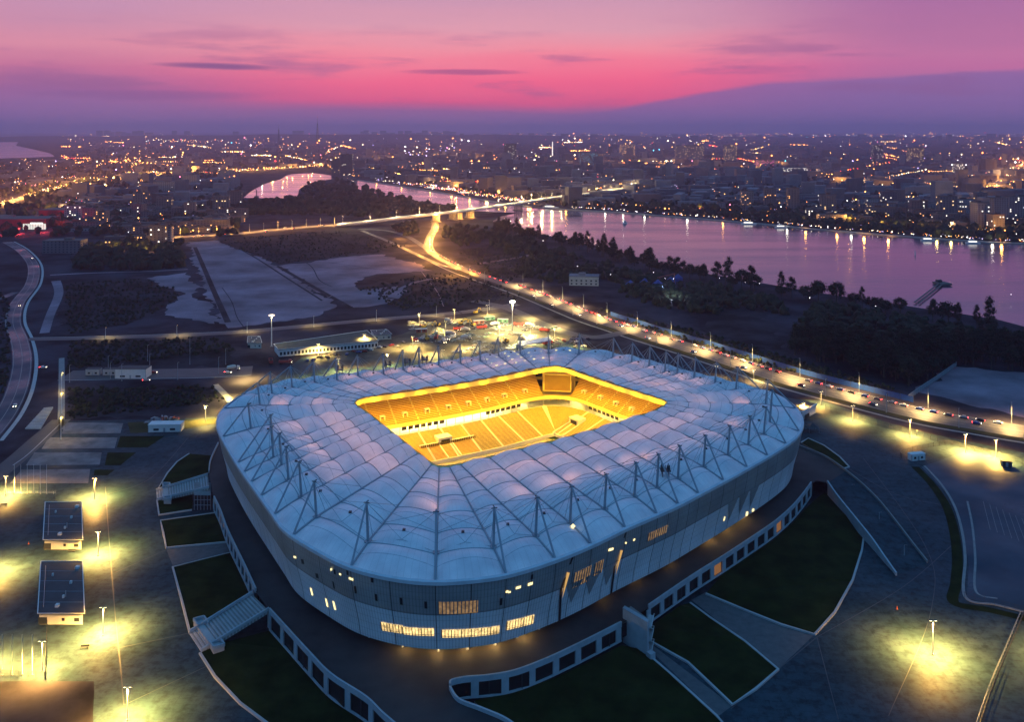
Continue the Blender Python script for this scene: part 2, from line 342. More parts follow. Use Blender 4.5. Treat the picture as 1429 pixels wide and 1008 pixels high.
# materials of the stadium
def membrane_mat():
    m = bpy.data.materials.new('roof_membrane'); m.use_nodes = True; t = m.node_tree; b = t.nodes['Principled BSDF']; out = t.nodes['Material Output']
    b.inputs['Roughness'].default_value = .55; b.inputs['Specular IOR Level'].default_value = .3
    geo = t.nodes.new('ShaderNodeNewGeometry'); no = t.nodes.new('ShaderNodeTexNoise'); no.inputs['Scale'].default_value = .16; no.inputs['Detail'].default_value = 10
    t.links.new(geo.outputs['Position'], no.inputs[0]); rp = t.nodes.new('ShaderNodeValToRGB')
    rp.color_ramp.elements[0].position = .3; rp.color_ramp.elements[1].position = .7
    rp.color_ramp.elements[0].color = (.68, .66, .70, 1); rp.color_ramp.elements[1].color = (.90, .88, .90, 1)
    t.links.new(no.outputs[0], rp.inputs[0])
    # fine welded seams from the UV (u across the bay in metres)
    uv = t.nodes.new('ShaderNodeUVMap'); sx = t.nodes.new('ShaderNodeSeparateXYZ'); t.links.new(uv.outputs[0], sx.inputs[0])
    pp = t.nodes.new('ShaderNodeMath'); pp.operation = 'PINGPONG'; pp.inputs[1].default_value = 1.1; t.links.new(sx.outputs[0], pp.inputs[0])
    lt = t.nodes.new('ShaderNodeMapRange'); lt.inputs[1].default_value = 0; lt.inputs[2].default_value = .12; lt.inputs[3].default_value = .80; lt.inputs[4].default_value = 1
    t.links.new(pp.outputs[0], lt.inputs[0])
    mx = t.nodes.new('ShaderNodeMix'); mx.data_type = 'RGBA'; mx.blend_type = 'MULTIPLY'; mx.inputs[0].default_value = 1
    t.links.new(rp.outputs[0], mx.inputs[6]); t.links.new(lt.outputs[0], mx.inputs[7]); t.links.new(mx.outputs[2], b.inputs['Base Color'])
    tr = t.nodes.new('ShaderNodeBsdfTranslucent'); tr.inputs[0].default_value = (.8, .74, .7, 1)
    ms = t.nodes.new('ShaderNodeMixShader'); ms.inputs[0].default_value = .16
    t.links.new(b.outputs[0], ms.inputs[1]); t.links.new(tr.outputs[0], ms.inputs[2]); t.links.new(ms.outputs[0], out.inputs[0])
    return m
def cladding_mat(name, c1, c2, lit):
    """perforated metal cladding: fine vertical mullions and faint horizontal joints from the UV map (metres)"""
    m = bpy.data.materials.new(name); m.use_nodes = True; t = m.node_tree; b = t.nodes['Principled BSDF']
    b.inputs['Roughness'].default_value = .5; b.inputs['Metallic'].default_value = .15
    uv = t.nodes.new('ShaderNodeUVMap'); sx = t.nodes.new('ShaderNodeSeparateXYZ'); t.links.new(uv.outputs[0], sx.inputs[0])
    def lines(sock, period, w, lo):
        pp = t.nodes.new('ShaderNodeMath'); pp.operation = 'PINGPONG'; pp.inputs[1].default_value = period / 2; t.links.new(sock, pp.inputs[0])
        lt = t.nodes.new('ShaderNodeMapRange'); lt.inputs[1].default_value = w * .5; lt.inputs[2].default_value = w; lt.inputs[3].default_value = lo; lt.inputs[4].default_value = 1
        t.links.new(pp.outputs[0], lt.inputs[0]); return lt.outputs[0]
    a = lines(sx.outputs[0], 1.0, .16, .72); c = lines(sx.outputs[1], 2.2, .12, .8)
    mu = t.nodes.new('ShaderNodeMath'); mu.operation = 'MULTIPLY'; t.links.new(a, mu.inputs[0]); t.links.new(c, mu.inputs[1])
    geo = t.nodes.new('ShaderNodeNewGeometry'); no = t.nodes.new('ShaderNodeTexNoise'); no.inputs['Scale'].default_value = .09; no.inputs['Detail'].default_value = 5
    t.links.new(geo.outputs['Position'], no.inputs[0]); rp = t.nodes.new('ShaderNodeValToRGB'); rp.color_ramp.elements[0].position = .3; rp.color_ramp.elements[1].position = .7
    rp.color_ramp.elements[0].color = (*c1, 1); rp.color_ramp.elements[1].color = (*c2, 1); t.links.new(no.outputs[0], rp.inputs[0])
    mx = t.nodes.new('ShaderNodeMix'); mx.data_type = 'RGBA'; mx.blend_type = 'MULTIPLY'; mx.inputs[0].default_value = 1
    t.links.new(rp.outputs[0], mx.inputs[6]); t.links.new(mu.outputs[0], mx.inputs[7]); t.links.new(mx.outputs[2], b.inputs['Base Color'])
    oi = t.nodes.new('ShaderNodeObjectInfo'); vr = t.nodes.new('ShaderNodeMapRange'); vr.inputs[3].default_value = .92; vr.inputs[4].default_value = 1.05; t.links.new(oi.outputs['Random'], vr.inputs[0])
    m2 = t.nodes.new('ShaderNodeMix'); m2.data_type = 'RGBA'; m2.blend_type = 'MULTIPLY'; m2.inputs[0].default_value = 1; t.links.new(mx.outputs[2], m2.inputs[6]); t.links.new(vr.outputs[0], m2.inputs[7]); t.links.new(m2.outputs[2], b.inputs['Base Color'])
    bp = t.nodes.new('ShaderNodeBump'); bp.inputs['Strength'].default_value = .5; bp.inputs['Distance'].default_value = .06; t.links.new(mu.outputs[0], bp.inputs['Height']); t.links.new(bp.outputs[0], b.inputs['Normal'])
    return m
MAT['membrane'] = membrane_mat()
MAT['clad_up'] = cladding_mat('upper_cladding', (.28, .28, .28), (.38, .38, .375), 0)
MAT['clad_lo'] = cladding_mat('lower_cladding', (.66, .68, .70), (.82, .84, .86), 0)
MAT['rim'] = mat('rim_gutter', (.50, .54, .58), .5, .1, .3)
MAT['gold'] = mat('ring_fascia_paint', (.62, .50, .22), .5, .08, .4)
MAT['lit_win'] = lit_mat('lit_window_glass', (1, .68, .26), 1.5)
MAT['lit_slit'] = emis('lit_slit_glass', (1, .80, .35), 2.0, 'NONE')
MAT['flood'] = emis('floodlight_lens', (1, .70, .16), 5.0, 'NONE')
MAT['hall'] = emis('bright_concourse_ceiling', (1, .80, .30), 6, 'FRONT')
MAT['screen'] = mat('switched_off_screen', (.16, .10, .035), .45, .1, .3)
MAT['pitch'] = mat('pitch_turf', (.03, .07, .015), .9, .3, .3)
MAT['pod_deck'] = mat('podium_paving', (.026, .025, .028), .8, scale=.06, col2=(.07, .062, .062), detail=9, spec=.15)
MAT['pod_wall'] = mat('podium_white_wall', (.32, .36, .39), .7, .15, .3, detail=8)

stadium = thing('stadium', 'huge rounded stadium with a pale membrane roof glowing golden inside', 'stadium', (RIM.p[0].x * 0, 379, 0))

def bay_uv(i, u, v):
    a = RIM.at(foot_t[i] + (foot_t[i + 1] - foot_t[i]) * u); b = RING.at(node_t[i] + (node_t[i + 1] - node_t[i]) * u)
    p = a.lerp(b, v)
    # outer edge between feet is straight-ish in the membrane's own height profile
    bv = base_v[i] * (1 - u) + base_v[i + 1] * u
    z = Z_RIM + (Z_BASE - Z_RIM) * v / bv if v < bv else Z_BASE + (Z_RING - Z_BASE) * (v - bv) / (1 - bv)
    return p, z
NP = 6
def bay_point(i, u, v):
    p, z = bay_uv(i, u, v)
    l = bay_uv(i, 0, v)[0]; r = bay_uv(i, 1, v)[0]; w = (r - l).length
    rise = min(2.6, .17 * w) * (1 - .75 * math.exp(-v / .05)) 
    k = math.sin(math.pi * u)
    lobe = abs(math.sin(math.pi * min(.99999, v) * NP))
    z += rise * (k ** .8) * (.55 + .58 * lobe ** .7)
    p = p.copy(); p.z = z + .05
    return p
for i in range(NB):
    w0 = (RIM.at(foot_t[i + 1]) - RIM.at(foot_t[i])).length
    for j in range(NP):
        rows, uvs = [], []
        for a in range(9):
            v = (j + a / 8) / NP
            rows.append([bay_point(i, u / 10, v) for u in range(11)]); uvs.append([(u / 10 * w0 + .3, v * 60 + .1) for u in range(11)])
        mb = MB().grid(rows, uvs=uvs); pn = mb.build('roof_panel', MAT['membrane'], stadium, smooth=True)
        MB().tube([bay_point(i, u / 8, (j + .5) / NP) + Vector((0, 0, .02)) for u in range(9)], .06, 3, cap=False).build('seam', MAT['steel'], pn)
    for j in range(1, NP):   # arch tubes that carry the membrane
        MB().tube([bay_point(i, u / 10, j / NP) + Vector((0, 0, .06)) for u in range(11)], .17, 4, cap=False).build('roof_arch', MAT['steel'], stadium)
    # radial rib
    a = [bay_uv(i, 0, v)[0].to_tuple()[:2] + (bay_uv(i, 0, v)[1] + .3,) for v in (0, base_v[i], .35, .5, .65, .8, 1)]
    MB().tube(a, [.3, .34, .3, .3, .28, .26, .22], 6).build('roof_rib', MAT['steel'], stadium)
# masts
for i in range(NB):
    p, z = bay_uv(i, 0, base_v[i]); b = Vector((p.x, p.y, z + .3)); f = RIM.at(foot_t[i]); f.z = Z_RIM + .3
    out = (f - b); out.z = 0; out.normalize()
    px, py = MAST_TIP[i]; bx, by = proj(b)
    # horizontal lean follows the photograph sideways shift, limited
    h = (by - py) * b.y / F
    tip = b + out * 1.2; tip.z = b.z + max(10.5, min(14.5, h))
    mast = MB().tube([b - Vector((0, 0, .8)), b + (tip - b) * .5, tip], [.46, .42, .34], 8).box((b.x, b.y, b.z - .5), (1.9, 1.9, .75), math.atan2(out.y, out.x)).build('mast', MAT['steel'], stadium)
    MB().tube([f, tip + (tip - f).normalized() * .4], [.34, .30], 8).build('raking_strut', MAT['steel'], mast)
    tan = Vector((-out.y, out.x, 0)); mb = MB()
    mb.tube([tip - out * 1.3 + Vector((0, 0, .1)), tip + out * .3 + Vector((0, 0, .1))], .22, 5).tube([tip - tan * .9, tip + tan * .9], .16, 5)
    mb.build('mast_head', MAT['dark_steel'], mast)
    mb = MB()
    for ii, vv in ((i, .36), (i, .52), (i, .22)):
        q, zq = bay_uv(ii, 0, vv); mb.tube([tip, (q.x, q.y, zq + .4)], .085, 3, cap=False)
    for nb in ((i + 1) % NB, (i - 1) % NB):
        q, zq = bay_uv(nb, 0, base_v[nb]); mb.tube([tip, ((q.x + b.x) / 2, (q.y + b.y) / 2, (zq + b.z) / 2 + 2.4), (q.x, q.y, zq + .4)], .07, 3, cap=False)
        q, zq = bay_uv(nb, 0, .34); mb.tube([tip, (q.x, q.y, zq + .4)], .07, 3, cap=False)
    mb.build('stay_cable', MAT['steel'], mast)
    # node boxes where cables meet midway between masts
    q, zq = bay_uv(i, .5, (base_v[i] + .34) / 2); MB().box((q.x, q.y, bay_point(i, .5, (base_v[i] + .34) / 2).z), (.9, .9, .5)).build('cable_node', MAT['dark_steel'], stadium)
# dark service cradles on the roof
for i, vv in ((6, .20), (28, .12), (29, .12), (30, .12), (32, .12)):
    q = bay_point(i, .55, vv); c = (q.x, q.y)
    mb = MB()
    for a, b in ((-1.1, -.9), (1.1, -.9), (1.1, .9), (-1.1, .9)): mb.tube([(c[0] + a, c[1] + b, q.z - .6), (c[0] + a * 1.1, c[1] + b * 1.1, q.z + 4.2)], .14, 4)
    mb.box((c[0], c[1], q.z + 1.9), (3.6, 2.6, .5))
    for k in range(5): mb.tube([(c[0] - 1.6 + k * .8, c[1], q.z + 2.4), (c[0] - 1.6 + k * .8, c[1] + .2, q.z + 3.9)], .12, 4)
    mb.box((c[0] - 1.2, c[1], q.z + 2.4), (.9, .9, .8)).box((c[0] + 1.0, c[1] + .4, q.z + 2.4), (.8, .7, 1.0))
    mb.build('service_platform', MAT['dark_steel'], stadium)
# a small round ventilator lit warm near the third mast
q = bay_point(2, .9, .12); MB().blob((q.x, q.y, q.z + .7), .8).build('beacon_lamp', MAT['lit_slit'], stadium)
# rows of small lit roof windows near the far corner
for i, vs in ((23, (.35, .5, .65)), (24, (.25, .4, .55, .7)), (25, (.35, .5, .65)), (22, (.3, .5))):
    for vv in vs:
        for uu in (.3, .75):
            q = bay_point(i, uu, vv); MB().box((q.x, q.y, q.z - .1), (1.0, .7, .3), .3).build('roof_light', MAT['lit_slit'], stadium)
# rim gutter, ring edge and fascia
n = RIM.n
def band(curve, prof, name, m, t0=0, t1=None, step=4, parent=stadium, smooth=False):
    t1 = curve.n if t1 is None else t1; k = max(1, round((t1 - t0) / step)); ts = [t0 + (t1 - t0) * q / k for q in range(k + 1)]
    return MB().grid([[curve.at(t, o, z) for t in ts] for o, z in prof]).build(name, m, parent, smooth)
for i in range(NB):   # the rim edge is made in lengths from mast to mast
    band(RIM, ((-.9, 32.15), (.25, 32.5), (.9, 32.2), (.9, 31.2), (.2, 30.9)), 'rim_edge', MAT['rim'], foot_t[i], foot_t[i + 1], 3)
band(RING, ((.5, 33.9), (-.35, 34.15), (-.55, 33.6), (-.3, 31.2), (.6, 30.9), (1.6, 31.3), (1.6, 33.0)), 'inner_ring_fascia', MAT['gold'])
band(RING, ((-.62, 34.22), (-.85, 34.0), (-.62, 33.8)), 'ring_edge_pipe', MAT['dark_steel'])

# ---- facade cladding
Z_CB = 10.4
FPROF = [(31.0, 0.3), (27.5, -.1), (24.0, -.8), (21.6, -1.3), (21.6, -1.3), (18.0, -2.3), (14.5, -3.2), (Z_CB, -3.9)]
def f_in(z):
    for (z0, o0), (z1, o1) in zip(FPROF, FPROF[1:]):
        if z1 <= z <= z0 and z0 != z1: return o0 + (o1 - o0) * (z0 - z) / (z0 - z1)
    return FPROF[-1][1] if z < Z_CB else FPROF[0][1]
RLEN = RIM.len / RIM.n
def clad(zs, name, m, t0, t1, off=0.0):
    k = max(2, round((t1 - t0) / 3)); ts = [t0 + (t1 - t0) * q / k for q in range(k + 1)]
    MB().grid([[RIM.at(t, f_in(z) + off, z) for t in ts] for z in zs], uvs=[[(t * RLEN, z) for t in ts] for z in zs]).build(name, m, stadium)
gap = .12 / RLEN
for i in range(NB):
    a, b = foot_t[i] + gap, foot_t[i + 1] - gap; mid = (a + b) / 2
    for s0, s1 in ((a, mid - gap), (mid + gap, b)):
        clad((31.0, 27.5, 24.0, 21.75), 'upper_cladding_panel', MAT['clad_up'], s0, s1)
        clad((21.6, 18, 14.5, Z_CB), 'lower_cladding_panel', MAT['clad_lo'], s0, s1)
    # backing just behind the joints
clad((31.0, 27.5, 24.0, 21.6, 18, 14.5, Z_CB), 'cladding_backing', MAT['dark_steel'], 0, RIM.n, -.35)
def on_facade(px, py, off=0.0):
    """arc position and height where the sight line through (px, py) meets the cladding"""
    best = None
    for z in [Z_CB + .4 * k for k in range(52)]:
        p = P(px, py, z); t = RIM.near(Vector((p.x, p.y, Z_RIM))); q = RIM.at(t, f_in(z)); d = (Vector((q.x, q.y)) - Vector((p.x, p.y))).length
        if q.y < 400 and (best is None or d < best[0]): best = (d, t, z)
    return best[1], best[2]
def facade_quad(px0, py0, px1, py1, name, m, off=.12, parent=stadium, hpx=None):
    """panel whose top edge runs between two pixels, hpx tall"""
    t0, z0 = on_facade(px0, py0); t1, z1 = on_facade(px1, py1)
    if t1 < t0 - 300: t1 += RIM.n
    y = RIM.at(t0).y; h = hpx * y / F
    k = max(1, round(abs(t1 - t0) / 2)); rows = [[], []]
    for q in range(k + 1):
        t = t0 + (t1 - t0) * q / k; z = z0 + (z1 - z0) * q / k
        rows[0].append(RIM.at(t, f_in(z) + off, z)); rows[1].append(RIM.at(t, f_in(z - h) + off, z - h))
    return MB().grid(rows).build(name, m, parent), t0, t1, z0, z1, h
# long lit windows near the front corner, with panes and mullions
for (x0, y0, x1, y1, hp) in ((530.5, 868, 561, 874, 13), (564, 875, 604.5, 878.5, 12), (615, 879, 697, 873, 12.5), (707, 868, 746, 859, 14)):
    w, t0, t1, z0, z1, h = facade_quad(x0, y0, x1, y1, 'lit_window', MAT['lit_win'], hpx=hp)
    if t1 < t0: t0, t1, z0, z1 = t1, t0, z1, z0
    for q in range(int((t1 - t0) * RLEN / 1.0) + 1):
        t = t0 + q * 1.0 / RLEN; z = z0 + (z1 - z0) * (t - t0) / max(1e-6, t1 - t0)
        MB().tube([RIM.at(t, f_in(z) + .22, z), RIM.at(t, f_in(z - h) + .22, z - h)], .09 if q % 3 else .13, 4).build('mullion', MAT['dark_steel'], w)
    zz = [(t0 + (t1 - t0) * q / 8) for q in range(9)]
    MB().tube([RIM.at(t, f_in(z0) + .24, z0 + (z1 - z0) * (t - t0) / (t1 - t0) - h * .72) for t in zz], .07, 4).build('transom', MAT['dark_steel'], w)
for (x, y, hp, wpx) in ((433, 821, 11, 1.6), (455, 836, 12, 1.8), (464, 840, 13, 1.8), (487, 806, 3, 6), (461, 793, 3, 2), (473, 800, 2.5, 2.5), (705, 826, 3, 4), (709, 826, 2.5, 3), (720, 820, 3.5, 7), (736, 814.5, 4, 7), (850, 766, 3.5, 5), (760, 853, 6, 1.6), (884, 752, 3, 3), (1042, 715, 6, 2), (1050, 711, 4, 2), (1011, 722, 6, 1.5), (1017, 716, 4, 3), (410, 776, 3, 3), (873, 757, 2.5, 2)):
    facade_quad(x, y, x + wpx, y - wpx * .3 * (1 if x > 620 else -1), 'lit_slit', MAT['lit_slit'], hpx=hp)
for (x, y) in ((524, 828), (557.5, 835), (592.5, 839), (699, 835), (466, 795), (489, 792), (523, 802), (740, 803), (420, 780), (493, 818), (464, 812), (440, 800)):
    facade_quad(x, y, x + 3.2, y + (.8 if x < 600 else -.8), 'dark_slot', MAT['dark'], hpx=11 if y > 810 else 7)
# toothed darker screens and the two folded slits
def tooth(t, half, ztip, name='cladding_tooth', m='clad_up'):
    z0 = 21.8; off = .1
    pts = [RIM.at(t - half, f_in(z0) + off, z0), RIM.at(t, f_in(ztip) + off, ztip), RIM.at(t + half, f_in(z0) + off, z0)]
    MB().face(pts, uv=[((t - half) * RLEN, z0), (t * RLEN, ztip), ((t + half) * RLEN, z0)]).build(name, MAT[m], stadium)
for x, y in ((797, 842), (821, 831), (845, 818), (1015, 735), (1030, 726), (1046, 716)):
    t, z = on_facade(x, y); tooth(t, 3.6 / RLEN, max(13.5, z))
for x0, y0, x1, y1, x2, y2 in ((797, 778, 784, 822, 785, 868), (871, 743, 858, 790, 861, 832)):
    prev = None
    pts = []
    for x, y in ((x0, y0), (x1, y1), (x2, y2)):
        t, z = on_facade(x, y); pts.append((t, z))
    mb = MB()
    for (t, z), (t2, z2) in zip(pts, pts[1:]):
        w = .45 / RLEN
        mb.grid([[RIM.at(t - w, f_in(z) + .12, z), RIM.at(t + w, f_in(z) + .12, z)], [RIM.at(t2 - w, f_in(z2) + .12, z2), RIM.at(t2 + w, f_in(z2) + .12, z2)]])
    mb.build('folded_slit', MAT['dark'], stadium)
    t, z = pts[1]; w = 1.6 / RLEN
    MB().face([RIM.at(t + .4 / RLEN, f_in(z) + .16, z - 3.0), RIM.at(t + w * 1.0, f_in(z) + .16, z - .5), RIM.at(t + w * 1.6, f_in(z + 5) + .16, z + 4.5), RIM.at(t + w * .9, f_in(z + 5) + .16, z + 5)]).build('lit_gap', emis('amber_gap', (1, .55, .15), .7), stadium)
# faintly lit rooms glimpsed through the screen
MAT['glimpse'] = lit_mat('dim_lit_screen', (1, .58, .24), .26)
for (x0, y0, x1, y1, hp) in ((613, 840, 668, 838, 19), (803, 800, 826, 789, 24), (830, 786, 842, 780, 20), (905, 745, 930, 733, 12)):
    w, t0, t1, z0, z1, h = facade_quad(x0, y0, x1, y1, 'dim_window', MAT['glimpse'], hpx=hp, off=.09)
    for q in range(int(abs(t1 - t0) * RLEN / 1.1) + 1):
        t = min(t0, t1) + q * 1.1 / RLEN; MB().tube([RIM.at(t, f_in(z0) + .2, z0), RIM.at(t, f_in(z0 - h) + .2, z0 - h)], .16, 4).build('mullion', MAT['clad_up'], w)
# bottom lip, soffit, recessed glass wall and white columns
band(RIM, ((-3.9, Z_CB), (-4.4, Z_CB - .25), (-14, Z_CB - .1)), 'soffit', MAT['concrete'])
band(RIM, ((-11, Z_CB), (-11, 7.5)), 'recessed_wall', MAT['glass'])
for i in range(NB):
    for t in (foot_t[i], (foot_t[i] + foot_t[i + 1]) / 2):
        p = RIM.at(t, -8.0, 7.5); MB().tube([p, p + Vector((0, 0, 3.4))], .45, 8).build('column', MAT['white'], stadium)

# ---- inside: pitch, lower tier, concourse, boxes, upper tier
def tier(t0, t1, o0, z0, o1, z1, rows, name, mats, step=5):
    k = max(1, round((t1 - t0) / step)); ts = [t0 + (t1 - t0) * q / k for q in range(k + 1)]
    mb = MB(); do = (o1 - o0) / rows; dz_ = (z1 - z0) / rows
    for r in range(rows):
        o, z = o0 + r * do, z0 + r * dz_
        A = [RING.at(t, o, z) for t in ts]; B = [RING.at(t, o + do * .45, z) for t in ts]; C = [RING.at(t, o + do * .55, z + dz_ * .85) for t in ts]
        D = [RING.at(t, o + do * .8, z + dz_ * .9) for t in ts]; E = [RING.at(t, o + do, z + dz_ * .2) for t in ts]; G = [RING.at(t, o + do, z + dz_) for t in ts]
        mb.grid([A, B], 0); mb.grid([B, C, D], 1); mb.grid([D, E], 0); mb.grid([E, G], 0)
    return mb.build(name, mats, stadium)
mb = MB().sheet([RING.at(t, -14, .06) for t in range(0, 720, 8)]); mb.build('pitch', MAT['pitch'], stadium)
band(RING, ((-40, .03), (-4.0, .05)), 'pitch_surround', MAT['concrete']) if False else None
MB().grid([[RING.at(t, -14.2, .03) for t in range(0, 721, 6)], [RING.at(t, 60, .03) for t in range(0, 721, 6)]]).build('pitch_surround', MAT['concrete'], stadium)
band(RING, ((-9.9, .05), (-9.9, 1.7), (-9.3, 1.7)), 'perimeter_wall', MAT['white'])
RL = RING.len / RING.n
tn = [min((t for t in range(720) if RING.at(t).y > 440), key=lambda t: abs(proj(RING.at(t, 22, 21))[0] - x)) for x in (751, 806)]   # scoreboard gap in the far corner
t_hi, t_lo = max(tn), min(tn)
# seating blocks between the aisles
nblk = 34; ts = [720 * k / nblk for k in range(nblk + 1)]
dark_lo = set()
for k in range(nblk):
    a, b = ts[k], ts[k + 1]; g = .55 / RL; m = (a + b) / 2 % 720
    v = RING.at(m); X = proj(v)[0]; far = v.y > 395
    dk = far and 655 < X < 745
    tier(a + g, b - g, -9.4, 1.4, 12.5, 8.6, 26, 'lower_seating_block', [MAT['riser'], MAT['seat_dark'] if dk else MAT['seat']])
    mb = MB()
    for r in range(26): # aisle steps
        o, z = -9.4 + 21.9 * r / 26, 1.4 + 7.2 * r / 26
        mb.grid([[RING.at(b - g, o, z + .15), RING.at(b + g, o, z + .15)], [RING.at(b - g, o + .84, z + .15), RING.at(b + g, o + .84, z + .15)], [RING.at(b - g, o + .84, z + .5), RING.at(b + g, o + .84, z + .5)]])
    mb.build('aisle_steps', MAT['white'], stadium)
def in_gap(t): return t_lo - 3 < t % 720 < t_hi + 3
cuts = sorted([t for t in ts[:-1] if not in_gap(t)] + [t_lo, t_hi])
for a, b in zip(cuts, cuts[1:] + [cuts[0] + 720]):
    if in_gap((a + b) / 2) and abs((a + b) / 2 - (t_lo + t_hi) / 2) < 30: continue
    g = .45 / RL
    tier(a + g, b - g, 10.5, 14.2, 38, 30.6, 30, 'upper_seating_block', [MAT['riser'], MAT['seat']])
    if not (abs(b - t_lo) < 1 or abs(b - t_hi) < 1):
        mb = MB()
        for r in range(15):
            o, z = 10.5 + 27.5 * r / 15, 14.2 + 16.4 * r / 15
            mb.grid([[RING.at(b - g, o, z + .4), RING.at(b + g, o, z + .4)], [RING.at(b - g, o + 1.83, z + .4), RING.at(b + g, o + 1.83, z + .4)], [RING.at(b - g, o + 1.83, z + 1.5), RING.at(b + g, o + 1.83, z + 1.5)]])
        mb.build('aisle_steps', MAT['riser'], stadium)
    # entrance portal at the foot of the block
    m = (a + b) / 2; fr = RING.at(m, 14.2, 15.6); nrm = RING.normal(m); ang = math.atan2(nrm.y, nrm.x) + math.pi / 2
    vom = MB().box((fr.x, fr.y, fr.z - .2), (.5, 2.2, 3.2), ang + math.pi / 2 * 0) if False else MB()
    tg = Vector((-nrm.y, nrm.x, 0))
    for sgn in (-1, 1):
        c = fr + tg * sgn * 1.1 + nrm * 1.4; vom.box((c.x, c.y, 15.2), (.45, 2.0, 3.0), ang)
    c = fr + nrm * 1.4; vom.box((c.x, c.y, 18.2), (2.65, 2.0, .4), ang)
    vom.build('entrance_portal', MAT['white'], stadium)
    c = fr + nrm * 1.5; MB().box((c.x, c.y, 15.4), (1.7, .3, 2.7), ang).build('portal_opening', MAT['seat_dark'], stadium)
band(RING, ((38, 0), (38.3, 31.2), (46, 31.4)), 'bowl_light_block_wall', MAT['concrete'])  # unseen wall put in to stop bowl light leaking out to the facade
band(RING, ((12.5, 8.6), (24, 8.6)), 'concourse_floor', MAT['white'])
band(RING, ((24, 8.6), (24, 13.2)), 'concourse_back_wall', MAT['white'])
band(RING, ((24, 13.2), (12.0, 13.2), (10.2, 13.3), (10.2, 14.9), (10.5, 14.9)), 'upper_tier_parapet', MAT['gold'])
# lit concourse ceiling lengths, seen as bright bands
for x0, x1 in ((590, 664), (666, 742), (745, 752), (808, 880)):
    y = lambda x: 585
    ta, tb = (RING.near(P(x, 526 + abs(775 - x) * (.16 if x < 775 else .34), Z_RING)) for x in (x0, x1))
    if ta > tb: ta, tb = tb, ta
    band(RING, ((23.8, 12.6), (16.5, 13.0)), 'concourse_light', MAT['hall'], ta, tb, 4)
    band(RING, ((23.7, 9.0), (23.7, 12.4)), 'lit_hall_glazing', MAT['hall'], ta, tb, 4)
# glazed boxes with dark panes under the upper tier
for k in range(120):
    t = k * 6 + 1; v = RING.at(t)
    if v.y < 380 or in_gap(t): continue
    if (k // 7) % 2 == 0: continue
    a, b = t, t + 4.6
    MB().grid([[RING.at(a, 11.2, 11.2), RING.at(b, 11.2, 11.2)], [RING.at(a, 11.0, 13.1), RING.at(b, 11.0, 13.1)]]).build('box_window', MAT['glass'], stadium)
# columns of the concourse
for k in range(0, 720, 9):
    if RING.at(k).y > 385: p = RING.at(k, 13.2, 8.6); MB().tube([p, p + Vector((0, 0, 4.6))], .25, 6).build('concourse_column', MAT['white'], stadium)
# corner scoreboard
tm = (t_lo + t_hi) / 2; n0 = RING.normal(tm); ang = math.atan2(n0.y, n0.x) + math.pi / 2; tg = Vector((-n0.y, n0.x, 0))
def cbox(off, side, z, sz, name, m, parent=stadium):
    c = RING.at(tm, off, z) + tg * side; return MB().box((c.x, c.y, z), sz, ang).build(name, m, parent)
sb = cbox(13, 0, 16.6, (15.2, 1.0, 9.4), 'scoreboard', MAT['gold'])
c = RING.at(tm, 12.45, 17.1); MB().box((c.x, c.y, 17.1), (14.2, .16, 8.4), ang).build('screen', MAT['screen'], sb)
cbox(28, 0, 13, (46, .5, 18), 'corner_back_wall', MAT['gold'])
for k in range(-3, 4):
    if k: cbox(27.2, k * 5.2, 25.6, (4.4, .3, 4.6), 'corner_recess', MAT['dark'])
for s in (-1, 1):
    for z in (15, 20.4): cbox(26.8, s * 11.2, z, (4.2, .3, 3.6), 'corner_recess', MAT['dark'])
for k in range(-4, 5): cbox(22, k * 4.4, 8.6, (.7, .7, 22 if abs(k) in (2, 4) else 6), 'corner_column', MAT['gold'])
cbox(19, 0, 13.3, (44, 14, .5), 'corner_gallery', MAT['gold'])
# players' tunnel portals in the lower stand
for x, y in ((786, 597), (641, 634)):
    p = P(x, y, 4.5); t = RING.near(Vector((p.x, p.y, Z_RING))); nn = RING.normal(t); a2 = math.atan2(nn.y, nn.x) + math.pi / 2; t2 = Vector((-nn.y, nn.x, 0))
    c = RING.at(t, 4.0, 4.2)
    po = MB().box((c.x, c.y, 4.2), (7.4, 5.5, 3.6), a2).build('tunnel_portal', MAT['white'], stadium)
    c2 = RING.at(t, 1.2, 4.4); MB().box((c2.x, c2.y, 4.4), (4.6, .3, 2.4), a2).build('portal_opening', MAT['dark'], po)
    for s in (-1, 1):
        q = [RING.at(t, -10, 0) + t2 * s * 3.2, RING.at(t, 2, 0) + t2 * s * 3.2, RING.at(t, 2, 0) + t2 * s * 3.7, RING.at(t, -10, 0) + t2 * s * 3.7]
        MB().prism([(v.x, v.y) for v in q], 1.2, [2.2, 5.4, 5.4, 2.2] if True else 3).build('tunnel_wall', MAT['white'], po)
# press desks: pale strip with dark seats in the far stand
ta = RING.near(P(588, 545, Z_RING)); tb = RING.near(P(664, 532, Z_RING)); ta, tb = min(ta, tb), max(ta, tb)
band(RING, ((1.4, 5.9), (2.0, 6.0), (2.0, 5.0)), 'press_desk', MAT['white'], ta, tb, 4)
for q in range(30):
    t = ta + (tb - ta) * q / 30; p = RING.at(t, .6, 4.9); MB().box((p.x, p.y, 4.9), (.5, .5, 1.1)).build('press_seat', MAT['seat_dark'], stadium)
